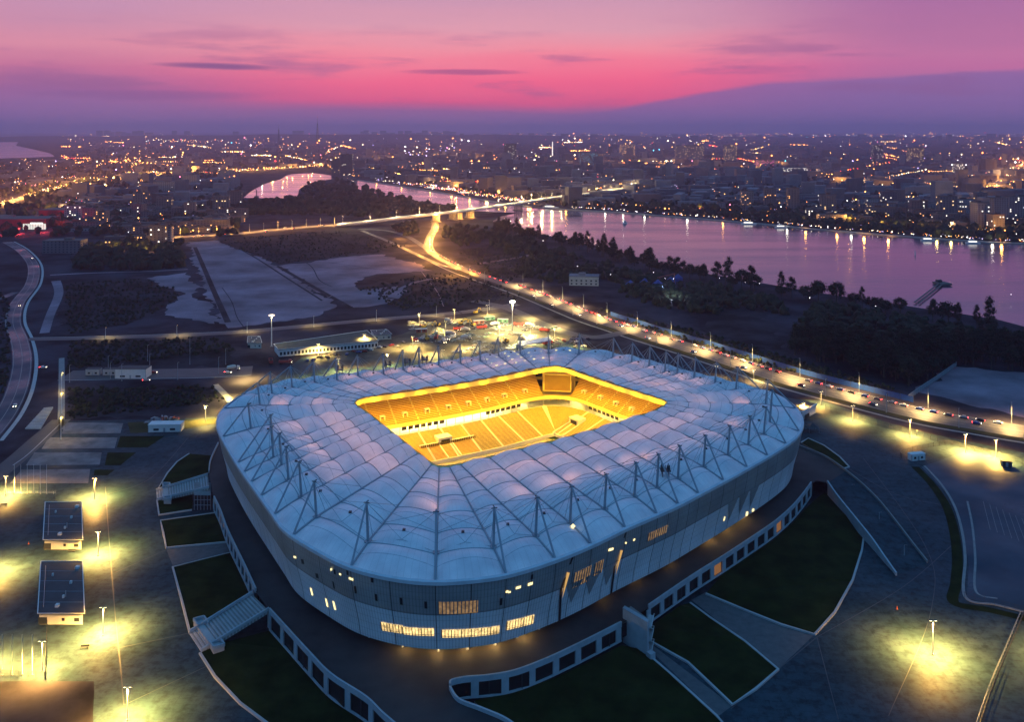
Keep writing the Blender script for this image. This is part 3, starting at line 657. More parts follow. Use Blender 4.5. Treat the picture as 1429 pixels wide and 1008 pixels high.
# floodlight bars under the inner ring, with their light
for k in range(36):
    t = k * 20 + 6
    band(RING, ((2.0, 30.9), (2.9, 30.9)), 'floodlight_bar', MAT['flood'], t, t + 9, 3)
    p = RING.at(t + 4, 1.2, 30.0); lamp_point(p, 36000, (1.0, .54, .02), .8, 'stadium_floodlight', 165)
    lamp_point(RING.at(t + 8, -2.6, 30.6), 2600, (1.0, .54, .02), .4, 'fascia_fill_light')  # added light without a fitting, brightens the inner ring fascia
    for off, zz, pw in ((16, 27.5, 5200), (34, 30.6, 3000)):   # added lights aimed up, put in to make the membrane glow
        lamp_point(RING.at(t + 12, off, zz), pw, (1.0, .44, .26), 2.0, 'membrane_fill_light', 165).rotation_euler = (math.pi, 0, 0)
for k in range(0, 36):
    t = k * 20 + 10
    if RING.at(t).y > 390: lamp_point(RING.at(t, 19, 12.4), 3000, (1.0, .70, .2), .5, 'concourse_lamp')

# warm lamps under the soffit, where the photograph shows glow spilling on to the terrace
for x, y, pw in ((560, 920, 1.0), (610, 925, 1.4), (655, 925, 1.6), (700, 918, 1.6), (745, 902, 1.2), (1005, 760, 1.0), (1030, 746, 1.3), (1052, 731, 1.0), (860, 845, .25), (905, 822, .25), (950, 795, .3)):
    p = P(x, y, 7.5); t = RIM.near(Vector((p.x, p.y, Z_RIM))); q = RIM.at(t, -7.0, 9.9); lamp_point(q, 850 * pw, (1, .62, .18), .3, 'soffit_lamp')
for k in range(7):
    a = on_facade(556 + k * 27, 890)[0]; band(RIM, ((-4.6, Z_CB - .32), (-5.3, Z_CB - .32)), 'soffit_light', MAT['lit_slit'], a, a + 5, 2)
# ================================================================ GROUND, WATER
def ribbon(pts, width, z, name, m, label=None, kind='structure', smooth=True, parent=None, h=0.0, cat=None, group=None, zs=None):
    """flat strip (or low wall when h > 0) along a polyline of world points; width may be a list"""
    pts = [Vector(p) for p in pts]
    if smooth: pts = spline(pts)
    nn = len(pts); ws = [width] * nn if not isinstance(width, (list, tuple)) else [width[min(len(width) - 1, int(i / (nn - 1) * (len(width) - 1)))] + (width[min(len(width) - 1, int(i / (nn - 1) * (len(width) - 1)) + 1)] - width[min(len(width) - 1, int(i / (nn - 1) * (len(width) - 1)))]) * ((i / (nn - 1) * (len(width) - 1)) % 1) for i in range(nn)]
    Lr, Rr = [], []
    for i, p in enumerate(pts):
        t = pts[min(i + 1, nn - 1)] - pts[max(i - 1, 0)]; t.z = 0; t.normalize(); s = Vector((-t.y, t.x, 0)) * ws[i] / 2
        zz = p.z + z; Lr.append(Vector((p.x + s.x, p.y + s.y, zz))); Rr.append(Vector((p.x - s.x, p.y - s.y, zz)))
    mb = MB()
    if h <= 0: mb.grid([Rr, Lr])
    else:
        up = Vector((0, 0, h)); mb.grid([[v - up * .0 for v in Rr], [v + up for v in Rr], [v + up for v in Lr], Lr])
        mb.face([Rr[0], Lr[0], Lr[0] + up, Rr[0] + up]); mb.face([Lr[-1], Rr[-1], Rr[-1] + up, Lr[-1] + up])
    return mb.build(name, m, parent, label=label, kind=kind, cat=cat, group=group)
def spline(pts, k=8):
    out = []; n_ = len(pts)
    for i in range(n_ - 1):
        p0 = pts[max(i - 1, 0)]; p1 = pts[i]; p2 = pts[i + 1]; p3 = pts[min(i + 2, n_ - 1)]
        for q in range(k):
            t = q / k; t2 = t * t; t3 = t2 * t
            out.append(.5 * ((2 * p1) + (p2 - p0) * t + (2 * p0 - 5 * p1 + 4 * p2 - p3) * t2 + (3 * p1 - p0 - 3 * p2 + p3) * t3))
    out.append(pts[-1]); return out
def PX(l, z=0.0): return [P(x, y, z) for x, y in l]
def along(pts, step, start=0.0):
    """points every step metres along a polyline, with direction"""
    out = []; acc = start
    for a, b in zip(pts, pts[1:]):
        l = (b - a).length; 
        while acc < l: out.append((a.lerp(b, acc / l), (b - a).normalized())); acc += step
        acc -= l
    return out
rs_ = random.Random(17)
def roughen(pts, amp, step=5.0):
    out = []
    for a, b in zip(pts, pts[1:] + [pts[0]]):
        k = max(1, min(60, int((b - a).length / step))); t = (b - a).normalized(); nn = Vector((-t.y, t.x, 0)); w = 0
        for q in range(k):
            w = w * .7 + rs_.uniform(-1, 1) * amp * (1 if q else 0); out.append(a.lerp(b, q / k) + nn * w * min(1, (k - q) / 3))
    return out
def sheet(px, z, name, m, kind='structure', label=None, smooth=False, parent=None):
    pts = PX(px, 0)
    if name in ('sand_field', 'scrub_field', 'rough_strip', 'construction_yard', 'bare_soil_patch'): pts = roughen(pts, {'bare_soil_patch': .25, 'construction_yard': 1.5}.get(name, 4.0))
    if smooth: pts = spline(pts + [pts[0]])[:-1]
    return MB().sheet([(p.x, p.y, z) for p in pts]).build(name, m, parent, label=label, kind=kind if parent is None else None)

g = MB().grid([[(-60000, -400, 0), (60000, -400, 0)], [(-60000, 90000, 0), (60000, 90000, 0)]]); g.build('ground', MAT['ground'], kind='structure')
def water_mat():
    m = bpy.data.materials.new('river_water'); m.use_nodes = True; t = m.node_tree; b = t.nodes['Principled BSDF']
    b.inputs['Base Color'].default_value = (.055, .05, .085, 1); b.inputs['Roughness'].default_value = .16; b.inputs['Specular IOR Level'].default_value = 1.0; b.inputs['IOR'].default_value = 1.6
    geo = t.nodes.new('ShaderNodeNewGeometry'); mp = t.nodes.new('ShaderNodeMapping'); mp.inputs['Scale'].default_value = (.06, .14, 1); t.links.new(geo.outputs['Position'], mp.inputs[0])
    no = t.nodes.new('ShaderNodeTexNoise'); no.inputs['Scale'].default_value = 1; no.inputs['Detail'].default_value = 6; t.links.new(mp.outputs[0], no.inputs[0])
    bp = t.nodes.new('ShaderNodeBump'); bp.inputs['Strength'].default_value = .16; bp.inputs['Distance'].default_value = 1.0
    t.links.new(no.outputs[0], bp.inputs['Height']); t.links.new(bp.outputs[0], b.inputs['Normal'])
    n2 = t.nodes.new('ShaderNodeTexNoise'); n2.inputs['Scale'].default_value = .006; n2.inputs['Detail'].default_value = 4
    mp2 = t.nodes.new('ShaderNodeMapping'); mp2.inputs['Scale'].default_value = (.5, 2.4, 1); t.links.new(geo.outputs['Position'], mp2.inputs[0]); t.links.new(mp2.outputs[0], n2.inputs[0])
    mr = t.nodes.new('ShaderNodeMapRange'); mr.inputs[1].default_value = .35; mr.inputs[2].default_value = .65; mr.inputs[3].default_value = .08; mr.inputs[4].default_value = .24
    t.links.new(n2.outputs[0], mr.inputs[0]); t.links.new(mr.outputs[0], b.inputs['Roughness'])
    return m
MAT['water'] = water_mat()
NEAR_BANK = [(1520,478),(1429,456),(1395,447),(1340,438),(1290,431),(1220,420),(1150,410),(1050,393),(950,376),(870,353),(800,336),(750,326),(700,315),(688,309),(700,302),(724,297),(690,296),(640,293),(600,285.5),(560,277),(520,270.5),(495,262),(487,256.5)]
FAR_BANK = [(492,250.5),(530,256),(570,262),(620,270),(660,277),(700,284),(740,289),(790,293),(860,297),(940,303),(1000,308),(1060,313),(1130,320),(1190,325),(1250,330),(1320,335),(1380,339),(1429,341),(1520,346)]
sheet(NEAR_BANK + FAR_BANK, .12, 'river', MAT['water'])
sheet([(340,276),(352,266),(372,256),(392,250),(405,243.5),(440,242),(470,247),(462,250),(445,253),(428,258),(418,264),(412,275),(380,276.5)], .12, 'harbour_basin', MAT['water'], smooth=True)
sheet([(-80,186),(0,190),(38,191.5),(26,198),(22,203),(45,208),(70,214),(76,218.5),(50,219.5),(0,221),(-80,223)], .12, 'river_reach', MAT['water'])
MAT['bank'] = mat('bank_earth', (.04, .036, .033), .95, .3, .05)
ribbon(PX(FAR_BANK), 9, 0, 'river_embankment', MAT['concrete'], h=1.6, smooth=False)
# pavement round the stadium (one sheet), and the darker asphalt of the right-hand car park
MAT['carpark'] = mat('car_park_asphalt', (.008, .030, .048), .45, scale=.05, col2=(.026, .062, .090), detail=10, rvar=.2, spec=.12)
MAT['road'] = mat('road_asphalt', (.045, .045, .047), .6, .2, .12, detail=8)
MAT['sand'] = mat('levelled_sand', (.12, .085, .10), .95, scale=.018, col2=(.33, .225, .27), detail=14, spec=.1, bump=.3, sharp=.16)
MAT['soil'] = mat('rough_soil', (.012, .011, .014), .95, scale=.04, col2=(.048, .042, .052), detail=12, bump=.2, sharp=.13)
MAT['scrub'] = mat('scrub_grass', (.008, .009, .011), .95, scale=.03, col2=(.036, .034, .044), detail=12, bump=.2, sharp=.11)
MAT['verge'] = mat('verge_grass', (.022, .028, .010), .95, scale=.06, col2=(.06, .055, .025), detail=9)
for _m in ('soil', 'scrub', 'verge', 'ground'): MAT[_m].node_tree.nodes['Principled BSDF'].inputs['Specular IOR Level'].default_value = .05
MAT['path'] = mat('path_paving', (.075, .08, .085), .8, scale=.4, col2=(.12, .12, .125), detail=9, spec=.2); MAT['court'] = mat('court_paving', (.10, .10, .105), .8, scale=.12, col2=(.21, .20, .21), detail=10, sharp=.14, spec=.15)
MAT['line'] = mat('road_paint', (.22, .22, .21), .6, .1, .5)
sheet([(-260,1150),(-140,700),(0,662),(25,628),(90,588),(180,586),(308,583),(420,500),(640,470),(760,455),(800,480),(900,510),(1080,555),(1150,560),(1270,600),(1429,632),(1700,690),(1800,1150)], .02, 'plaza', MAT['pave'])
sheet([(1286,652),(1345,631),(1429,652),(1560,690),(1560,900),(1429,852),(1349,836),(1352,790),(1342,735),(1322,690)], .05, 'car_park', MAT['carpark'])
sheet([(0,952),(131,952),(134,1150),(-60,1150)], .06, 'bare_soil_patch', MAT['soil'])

# ================================================================ PODIUM
ZP, ZW = 7.5, 2.4
MAT['amber_open'] = emis('dim_amber_room', (1, .42, .10), .22)
pod_left = [(304.6,620),(294,643.6),(291.5,660.5),(298.6,695.9),(307.5,714.5),(318,743),(340,789),(357,826),(376,853.5),(400,880),(430,913),(462,945.6),(510,977),(535,1001),(575,1035)]
pod_right = [(735,1030),(706,1008),(672,993),(640,980),(628,965),(630,954.5),(650,950),(680,947.5),(718,940.7),(760,925),(801,906),(835,889),(867,872.5),(915,843),(963,809),(1008.6,780),(1045,756),(1080,732),(1105,710),(1122,690),(1132,676),(1140,671),(1154.7,674.6)]
pod_back = [(1180,658),(1150,638),(1114,623.6),(1100,600),(1060,575),(900,520),(760,505),(500,535),(360,565),(310,600)]
podium = thing('podium', 'dark paved raised terrace with white pillared edge wall around the stadium foot', 'terrace', (0, 379, 0))
_o = [Vector((v.x, v.y, 0)) for v in PX(pod_left + pod_right + pod_back, ZP)]; _h = [RIM.at(t, -13, 0) for t in range(0, 960, 12)]
dk = MB(); _a = _o + _h; dk.v = [(v.x, v.y, ZP) for v in _a]
for t_ in tessellate_polygon([_o, _h]):
    a_, b_, c_ = (_a[i] for i in t_); dk.f.append(tuple(t_) if (b_ - a_).cross(c_ - a_).z > 0 else (t_[0], t_[2], t_[1])); dk.mi.append(0); dk.uv += [(0, 0)] * 3
dk.build('deck', MAT['pod_deck'], podium)
def edge_wall(px, gaps=(), wide=6.0, ramp=None, zfoot=ZW):
    """white parapet beam, pillars and dark recesses below it"""
    pts = spline(PX(px, ZP), 6)
    ribbon(pts, .5, -.55, 'parapet', MAT['pod_wall'], parent=podium, smooth=False, h=1.65)
    ribbon(pts, .45, -(ZP - zfoot), 'base_beam', MAT['pod_wall'], parent=podium, smooth=False, h=.5)
    ribbon(pts, .12, 0, 'x', MAT['dark'], parent=podium, smooth=False) if False else None
    inner = []
    for i, p in enumerate(pts):
        t = pts[min(i + 1, len(pts) - 1)] - pts[max(i - 1, 0)]; t.normalize(); inner.append(p + Vector((-t.y, t.x, 0)) * 1.1 * SIDE)
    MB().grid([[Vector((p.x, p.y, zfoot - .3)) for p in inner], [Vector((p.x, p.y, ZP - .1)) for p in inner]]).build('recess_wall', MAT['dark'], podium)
    for q, (p, t) in enumerate(along(pts, wide)):
        a = math.atan2(t.y, t.x); w = 2.2
        MB().box((p.x, p.y, zfoot + .5), (w, .42, ZP - .55 - zfoot - .5), a).build('pillar', MAT['pod_wall'], podium)
        c = p + t * wide / 2 + Vector((-t.y, t.x, 0)) * .55 * SIDE
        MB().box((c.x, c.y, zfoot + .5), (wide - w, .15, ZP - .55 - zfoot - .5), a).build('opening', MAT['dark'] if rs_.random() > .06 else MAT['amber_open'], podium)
        if rs_.random() < .5: e_ = c - Vector((-t.y, t.x, 0)) * .2 * SIDE; MB().box((e_.x + t.x * rs_.uniform(-1, 1), e_.y + t.y * rs_.uniform(-1, 1), zfoot + .5), (.25, .12, ZP - zfoot - 1.1), a).build('mullion', MAT['dark_steel'], podium)
SIDE = 1
edge_wall([(628,960),(630,954.5),(650,950),(680,947.5),(718,940.7),(760,925),(801,906),(835,889),(867,872.5)], wide=8.5)
edge_wall([(905,849),(963,809),(1008.6,780),(1045,756),(1080,732),(1105,710),(1122,690),(1132,676)], wide=7.6)
SIDE = 1
edge_wall([(298.6,695.9),(307.5,714.5),(318,743),(340,789),(357,826)], wide=6.5)
edge_wall([(376,853.5),(400,880),(430,913),(462,945.6),(510,977),(535,1001),(575,1035)], wide=10, zfoot=1.5)
ribbon(PX([(304.6,620),(294,643.6),(291.5,660.5)], ZP), .5, 0, 'parapet', MAT['pod_wall'], parent=podium, h=1.0)
ribbon(PX([(628,963),(640,980),(672,993),(706,1008),(735,1030)], ZP), .6, -.2, 'parapet', MAT['pod_wall'], parent=podium, h=1.2)
# ramp going down to the right
def ramp_pts(px, z0, z1):
    k = len(px) - 1; return [P(x, y, z0 + (z1 - z0) * i / k) for i, (x, y) in enumerate(px)]
ri = ramp_pts([(1154.7,674.6),(1168,694),(1192,724),(1216,754),(1234,780),(1250.8,804)], ZP, .03)
ro = ramp_pts([(1180,658),(1204,678),(1228,702),(1252,732),(1275,762),(1294,786)], ZP, .03)
ramp = thing('ramp', 'long paved ramp curving down from the terrace with low side walls', 'ramp', ((ri[0].x + ro[0].x) / 2, ri[0].y, 0))
MB().grid([[v + Vector((0, 0, .02)) for v in spline(ri)], [v + Vector((0, 0, .02)) for v in spline(ro)]]).build('ramp_deck', MAT['pave'], ramp)
ribbon(ri, .6, 0, 'side_wall', MAT['pod_wall'], parent=ramp, h=1.2); ribbon(ro, .5, 0, 'side_wall', MAT['concrete'], parent=ramp, h=1.0)
s_ = spline(ri); MB().grid([[Vector((v.x, v.y, 0)) for v in s_], s_]).build('ramp_flank', MAT['pod_wall'], ramp)
s_ = spline(ro); MB().grid([s_, [Vector((v.x, v.y, 0)) for v in s_]]).build('ramp_flank', MAT['concrete'], ramp)
ribbon(PX([(1180,658),(1150,638),(1114,623.6)], ZP), .5, 0, 'parapet', MAT['concrete'], parent=podium, h=1.0)
q = PX([(1180,658),(1150,638),(1114,623.6)], ZP); MB().grid([q, [Vector((v.x, v.y, 0)) for v in q]]).build('terrace_flank', MAT['concrete'], podium)

# ================================================================ LAWNS
def lawn(outer, inner, label, kerb=True, zo=.35, zi=ZW):
    """outer: pixels along the low kerbed edge, inner: pixels along the high edge"""
    o = [P(x, y, zo) for x, y in outer]; i = [P(x, y, zi) for x, y in inner]
    lw = MB().sheet(o + i).build('lawn', MAT['grass'], label=label, kind='structure')
    if kerb: ribbon(o, .7, -.3, 'kerb', MAT['pale_conc'], parent=lw, smooth=False, h=.55)
    q = o + i + [o[0]]; MB().grid([[Vector((v.x, v.y, 0)) for v in q], [v - Vector((0, 0, .02)) for v in q]]).build('lawn_bank', MAT['concrete'], lw)
    return lw
lawn([(985,829),(1040,852),(1090,872),(1137,886),(1165,855),(1190,810),(1203,768),(1206,745)], [(1185,718),(1165,694),(1150,688),(1138,697),(1124,710),(1106,731),(1080,754),(1045,777),(1009,801)], 'broad dark lawn in the curve beneath the ramp')
lawn([(903,893),(960,925),(1022,984),(1055,962),(1086,935),(1040,896),(990,862),(963,842)], [(950,845),(925,862),(907,876)], 'dark four sided lawn right of the white stair tower')
lawn([(896,907),(940,945),(1000,1000),(1030,1035),(740,1035)], [(680,1000),(662,979),(690,972),(724,963),(775,947),(820,925),(868,901)], 'dark lawn below the curved white pillared wall')
lawn([(350,829),(322,771.5),(241,792),(254,840),(265,884)], [(290,868)], 'dark lawn between the left stairway and a paved path', zi=.6)
lawn([(279,912),(300,945),(335,982),(375,1012),(420,1045)], [(540,1045),(497,1000),(465,970),(430,938),(400,906),(378,880),(340,890),(312,897)], 'dark lawn below the lower left stairway', zi=1.2)
lawn([(302,716),(224,727),(228,745),(232,765),(316,757)], [(313,745)], 'small square lawn beside the terrace wall', zi=1.5)
lawn([(268,690),(219,699),(222,719),(268,712)], [(269,700)], 'narrow lawn strip under the upper left stairway', zi=.6)
lawn([(290,664),(218.5,686),(233.7,660.5),(247,645),(264,633.5)], [(294.4,636),(292,650)], 'rounded lawn at the upper left of the terrace', zi=2.0)
lawn([(1118,618),(1128,612),(1150,622),(1172,638),(1185,652),(1178,654)], [(1150,636)], 'slim dark lawn strip behind the right terrace edge', zi=.8)
# curved planted strip on the right with its kerbs
st_o = PX([(1277,652),(1300,676),(1320,706),(1331,740),(1336,780),(1334,815),(1332,842),(1380,852),(1429,864),(1500,884)]); 
ribbon(st_o, 3.6, .10, 'planting_strip', MAT['grass']); ribbon(PX([(1290,651),(1313,676),(1331,705),(1342,740),(1347,780),(1347,834),(1390,845),(1429,855),(1500,875)]), 1.0, 0, 'kerb', MAT['concrete'], h=.25)
ribbon(PX([(1350,700),(1357,735),(1361,780),(1362,826),(1392,836)]), .8, .06, 'kerb_line', MAT['concrete'])
# paths between the lawns
sheet([(965,838),(985,827),(1137,886),(1086,935)], .04, 'path', MAT['path'])
sheet([(905,906),(908,899),(1022,986),(1003,1000)], .04, 'path', MAT['path'])
sheet([(318,755),(232,767),(241,790),(322,770)], .04, 'path', MAT['path'])
# pale joint line across the left plaza
ribbon(PX([(147,680),(152,750),(160,850),(168,930),(173,985)]), .35, .05, 'drain_channel', MAT['dark_steel'])
for x in range(4):
    ribbon(PX([(190 + x * 30, 780 + x * 60), (300 + x * 60, 700 + x * 95)]), .2, .045, 'paving_joint', MAT['concrete']) if False else None

# ================================================================ STAIRS
def stairway(top_a, top_b, bot_a, bot_b, zt, label, cross=.72):
    A, B = P(*top_a, zt), P(*top_b, zt); C, D = P(*bot_a, .1), P(*bot_b, .1)
    st = thing('stairway', label, 'stairs', ((A.x + D.x) / 2, (A.y + D.y) / 2, 0))
    nst = 40
    for k in range(nst):
        f0, f1 = k / nst, (k + 1) / nst; z = zt + (.1 - zt) * f0
        # two flights with a landing
        q = [A.lerp(C, f0), A.lerp(C, f1), B.lerp(D, f1), B.lerp(D, f0)]
        MB().prism([(v.x, v.y) for v in q], max(0, z - .9), z).build('step', MAT['pale_conc'] if k % 2 else MAT['concrete'], st)
    for a, c in ((A, C), (B, D)):
        ribbon([a.lerp(c, f) for f in (0, .25, .35, .6, .7, 1)], .55, .2, 'side_wall', MAT['pod_wall'], parent=st, h=.95, smooth=False)
    # broad cross landing with its own parapets
    E, G = A.lerp(C, cross), B.lerp(D, cross); dr = (E - G).normalized(); al = (C - A); al.z = 0; al.normalize()
    q = [E + dr * 3.4 - al * 1.6, E + dr * 3.4 + al * 1.6, G - dr * 3.4 + al * 1.6, G - dr * 3.4 - al * 1.6]
    z = zt + (.1 - zt) * cross + .35
    MB().prism([(v.x, v.y) for v in q], 0, z).build('landing', MAT['pale_conc'], st)
    for s0, s1 in ((0, 1), (2, 3)):
        ribbon([Vector((q[s0].x, q[s0].y, z)), Vector((q[s1].x, q[s1].y, z))], .45, 0, 'landing_wall', MAT['pod_wall'], parent=st, h=1.0, smooth=False)
    for s0, s1, f in ((0, 3, .24), (3, 0, .24), (1, 2, .24), (2, 1, .24)):
        a = Vector((q[s0].x, q[s0].y, z)); b = Vector((q[s1].x, q[s1].y, z)); ribbon([a, a.lerp(b, f)], .45, 0, 'landing_wall', MAT['pod_wall'], parent=st, h=1.0, smooth=False)
    return st
stairway((352,830), (375,853), (264,885), (281,911), ZP, 'wide pale stairway with a cross landing at the lower left of the terrace', .80)
stairway((290,664), (292,682), (218,686), (219,699), ZP, 'narrow grey stairway at the upper left of the terrace', .80)
# scaffold of a stair under construction by the left wall
p0 = P(271, 712, 0); sc_ = thing('scaffold', 'slatted scaffold frame beside the upper left stairway', 'scaffold', p0)
for k in range(6):
    for j in range(2):
        a = P(271 + k * 4.6, 712 - j * 18, 0); MB().tube([a, a + Vector((0, 0, 6.2))], .12, 4).build('post', MAT['steel'], sc_)
for z in (2.0, 4.2, 6.2):
    for j in range(2): MB().tube([P(271, 712 - j * 18, 0) + Vector((0, 0, z)), P(294, 712 - j * 18, 0) + Vector((0, 0, z))], .1, 4).build('rail', MAT['steel'], sc_)
a, b, c, d = (P(x, y, 0) for x, y in ((271, 712), (294, 712), (294, 694), (271, 694)))
MB().prism([(v.x, v.y) for v in (a, b, c, d)], 6.25, 6.4).build('platform', MAT['concrete'], sc_)
# white stair tower on the right wall
A, B, C, D = P(869, 897, 0), P(904, 919, 0), P(909, 906, 0), P(880, 884, 0)
tw = thing('stair_tower', 'white slab stair tower with open zigzag flights against the terrace wall', 'stair tower', ((A.x + C.x) / 2, (A.y + C.y) / 2, 0))
MB().prism([(v.x, v.y) for v in (A, A.lerp(B, .98), A.lerp(B, .98) + (D - A) * .25, D.lerp(A, .75))], 0, [10.8, 10.8, 10.8, 10.8]).build('slab_wall', MAT['pod_wall'], tw)
for k in range(5):
    z0 = .2 + k * 2.0; lo, hi = (C, B + (C - B) * .35) if k % 2 else (B + (C - B) * .35, C)
    a = Vector((B.x + (C.x - B.x) * .3, B.y + (C.y - B.y) * .3, z0)); b = Vector((C.x, C.y, z0 + 1.9))
    if k % 2: a, b = Vector((C.x, C.y, z0)), Vector((B.x + (C.x - B.x) * .3, B.y + (C.y - B.y) * .3, z0 + 1.9))
    ribbon([a, b], 1.6, 0, 'stair_flight', MAT['pale_conc'], parent=tw, h=.3, smooth=False)
    ribbon([a + Vector((.8, -.3, .9)), b + Vector((.8, -.3, .9))], .12, 0, 'handrail', MAT['white'], parent=tw, h=.12, smooth=False)
q = [A.lerp(D, .3), B.lerp(C, .3), C, D]; MB().prism([(v.x, v.y) for v in q], 8.2, 8.6).build('top_landing', MAT['concrete'], tw)
MB().prism([(v.x, v.y) for v in (C.lerp(B, .1), C, C.lerp(D, .1), C.lerp(D, .1).lerp(B, .1))], 0, 9.4).build('corner_post', MAT['white'], tw)
MB().box((B.x + .8, B.y - .6, 0), (2.0, 2.0, 2.2), .6).build('foot_box', MAT['pod_wall'], tw)

# ================================================================ LAMP POSTS
YEL, ORA, WHT = (1.0, .52, .10), (1.0, .42, .07), (1.0, .90, .70)
MAT['lamp_y'] = emis('lamp_glass_yellow', (1, .88, .45), 14); MAT['lamp_o'] = emis('lamp_glass_orange', (1, .55, .12), 9); MAT['lamp_w'] = emis('lamp_glass_white', (1, .93, .8), 25)
MAT['pole_lit'] = mat('pale_pole_paint', (.7, .7, .66), .5, .05, .4)
def proto_post(name, h, label, cat, mlamp, two=False, mpole='pole_lit', r=.13):
    t = thing(name, label, cat, (0, 0, 0))
    MB().tube([(0, 0, 0), (0, 0, h)], [r * 1.3, r * .8], 6).build('pole', MAT[mpole], t)
    MB().box((0, 0, 0), (.6, .6, .3)).build('base', MAT['concrete'], t)
    for s in ((-1, 1) if two else (1,)):
        MB().tube([(0, 0, h - .1), (s * .55, 0, h + .1)], .07, 4).build('arm', MAT[mpole], t)
        hd = MB().box((s * .75, 0, h + .05), (.75, .4, .18)).build('lamp_head', MAT['dark_steel'], t)
        MB().box((s * .75, 0, h - .02), (.62, .34, .07)).build('lens', MAT[mlamp], hd)
    return t
P_PLAZA = proto_post('lamp_post', 9.0, 'tall pale lamp post casting a yellow pool of light on the plaza', 'lamp post', 'lamp_y', True, r=.13)
P_STREET = proto_post('street_lamp', 9.0, 'slim street lamp standing along the lit road', 'street lamp', 'lamp_o')
P_DIM = proto_post('lamp_post', 9.0, 'slim unlit lamp post', 'lamp post', 'white', mpole='steel')
used = set()
def post(proto, px, py, h=9.0, label=None, group=None, rz=0.0, power=0, col=YEL, z=0.0, spot=None):
    p = P(px, py, z); s = h / 9.0
    if id(proto) in used: o = dup(proto, p, rz, label, group, (1, 1, s))
    else:
        used.add(id(proto)); o = proto; o.location = p; o.rotation_euler = (0, 0, rz); o.scale = (1, 1, s); tag(o, label, None, group)
    if power: lamp_point(p + Vector((0, 0, h - .6)), power, col, .35, 'lamp_light', spot)
    return o
K = 320000
for px, py, h, w, lab in ((132,697,9,1.0,'lamp post beside the right corner of the farther flat roofed kiosk'),(137,776,9,1.1,'lamp post between the two flat roofed kiosks and the plaza'),(144,888,9,1.2,'lamp post below the right corner of the nearer kiosk'),(178,1006,9,1.1,'lamp post at the bottom of the left plaza'),(59,938,9,.9,'lamp post by the fence corner above the bare soil'),(8,692,8.5,.9,'lamp post left of the farther kiosk by the flagpoles'),(-6,800,9,1.0,'lamp post left of the nearer kiosk at the picture edge'),(-8,930,9,.6,'lamp post at the lower left edge'),
    (1302,915,10.5,1.3,'lone lamp post glowing in the middle of the lower right plaza'),(1500,930,10,1.0,'lamp post beyond the barrier line at the right edge')):
    post(P_PLAZA, px, py, h, lab, 'lamp posts on the plaza', 0, K * w, spot=168)
for px, py, h, w, lab in ((1121,580,7,.5,'short lamp post by the white edged gatehouse'),(1146,566,8,.35,'lamp post by the road end of the gatehouse'),(1190,588,8.5,.6,'lamp post above the fenced right forecourt'),(1270,610,9,.7,'lamp post in front of the long fence near the road'),(1347.5,632,9,1.0,'lamp post at the top of the right car park'),(1390,640,9,1.1,'lamp post above the dark cabin in the right car park'),(1240,650,.1,0,None)):
    if lab: post(P_PLAZA, px, py, h, lab, 'lamp posts along the right forecourt', 0.3, K * w * 1.1, spot=160)
for px, py, lab in ((1189,691,'unlit lamp post at the top of the curved ramp'),(1227,731,'unlit lamp post half way down the curved ramp'),(1262,778,'unlit lamp post at the foot of the curved ramp')):
    post(P_DIM, px, py, 4.5, lab, 'posts on the ramp', z=2.0 if py < 760 else .5)
for px, py, lab in ((86,548,'farthest of three orange lamps in a line beside the left road'),(86,578,'middle of three orange lamps in a line beside the left road'),(85,615,'nearest of three orange lamps in a line beside the left road')):
    post(P_STREET, px, py, 12, lab, 'orange lamps in a line', power=7000, col=(1, .62, .12))
# flagpoles in the corner
for k in range(6):
    p = P(20 + k * 9, 690, 0); f_ = thing('flagpole', 'bare white flagpole in a row at the plaza corner', 'flagpole', p, 'flagpoles at the plaza corner'); MB().tube([p, p + Vector((0, 0, 13))], [.09, .05], 5).build('pole', MAT['pole_lit'], f_); MB().box((p.x, p.y, 0), (.5, .5, .25)).build('base', MAT['concrete'], f_)
for k in range(4):
    p = P(3 + k * 14, 943, 0); f_ = thing('flagpole', 'bare thin pole behind the fence above the bare soil', 'flagpole', p, 'poles above the soil patch'); MB().tube([p, p + Vector((0, 0, 12))], [.08, .05], 5).build('pole', MAT['pole_lit'], f_); MB().box((p.x, p.y, 0), (.5, .5, .25)).build('base', MAT['concrete'], f_)

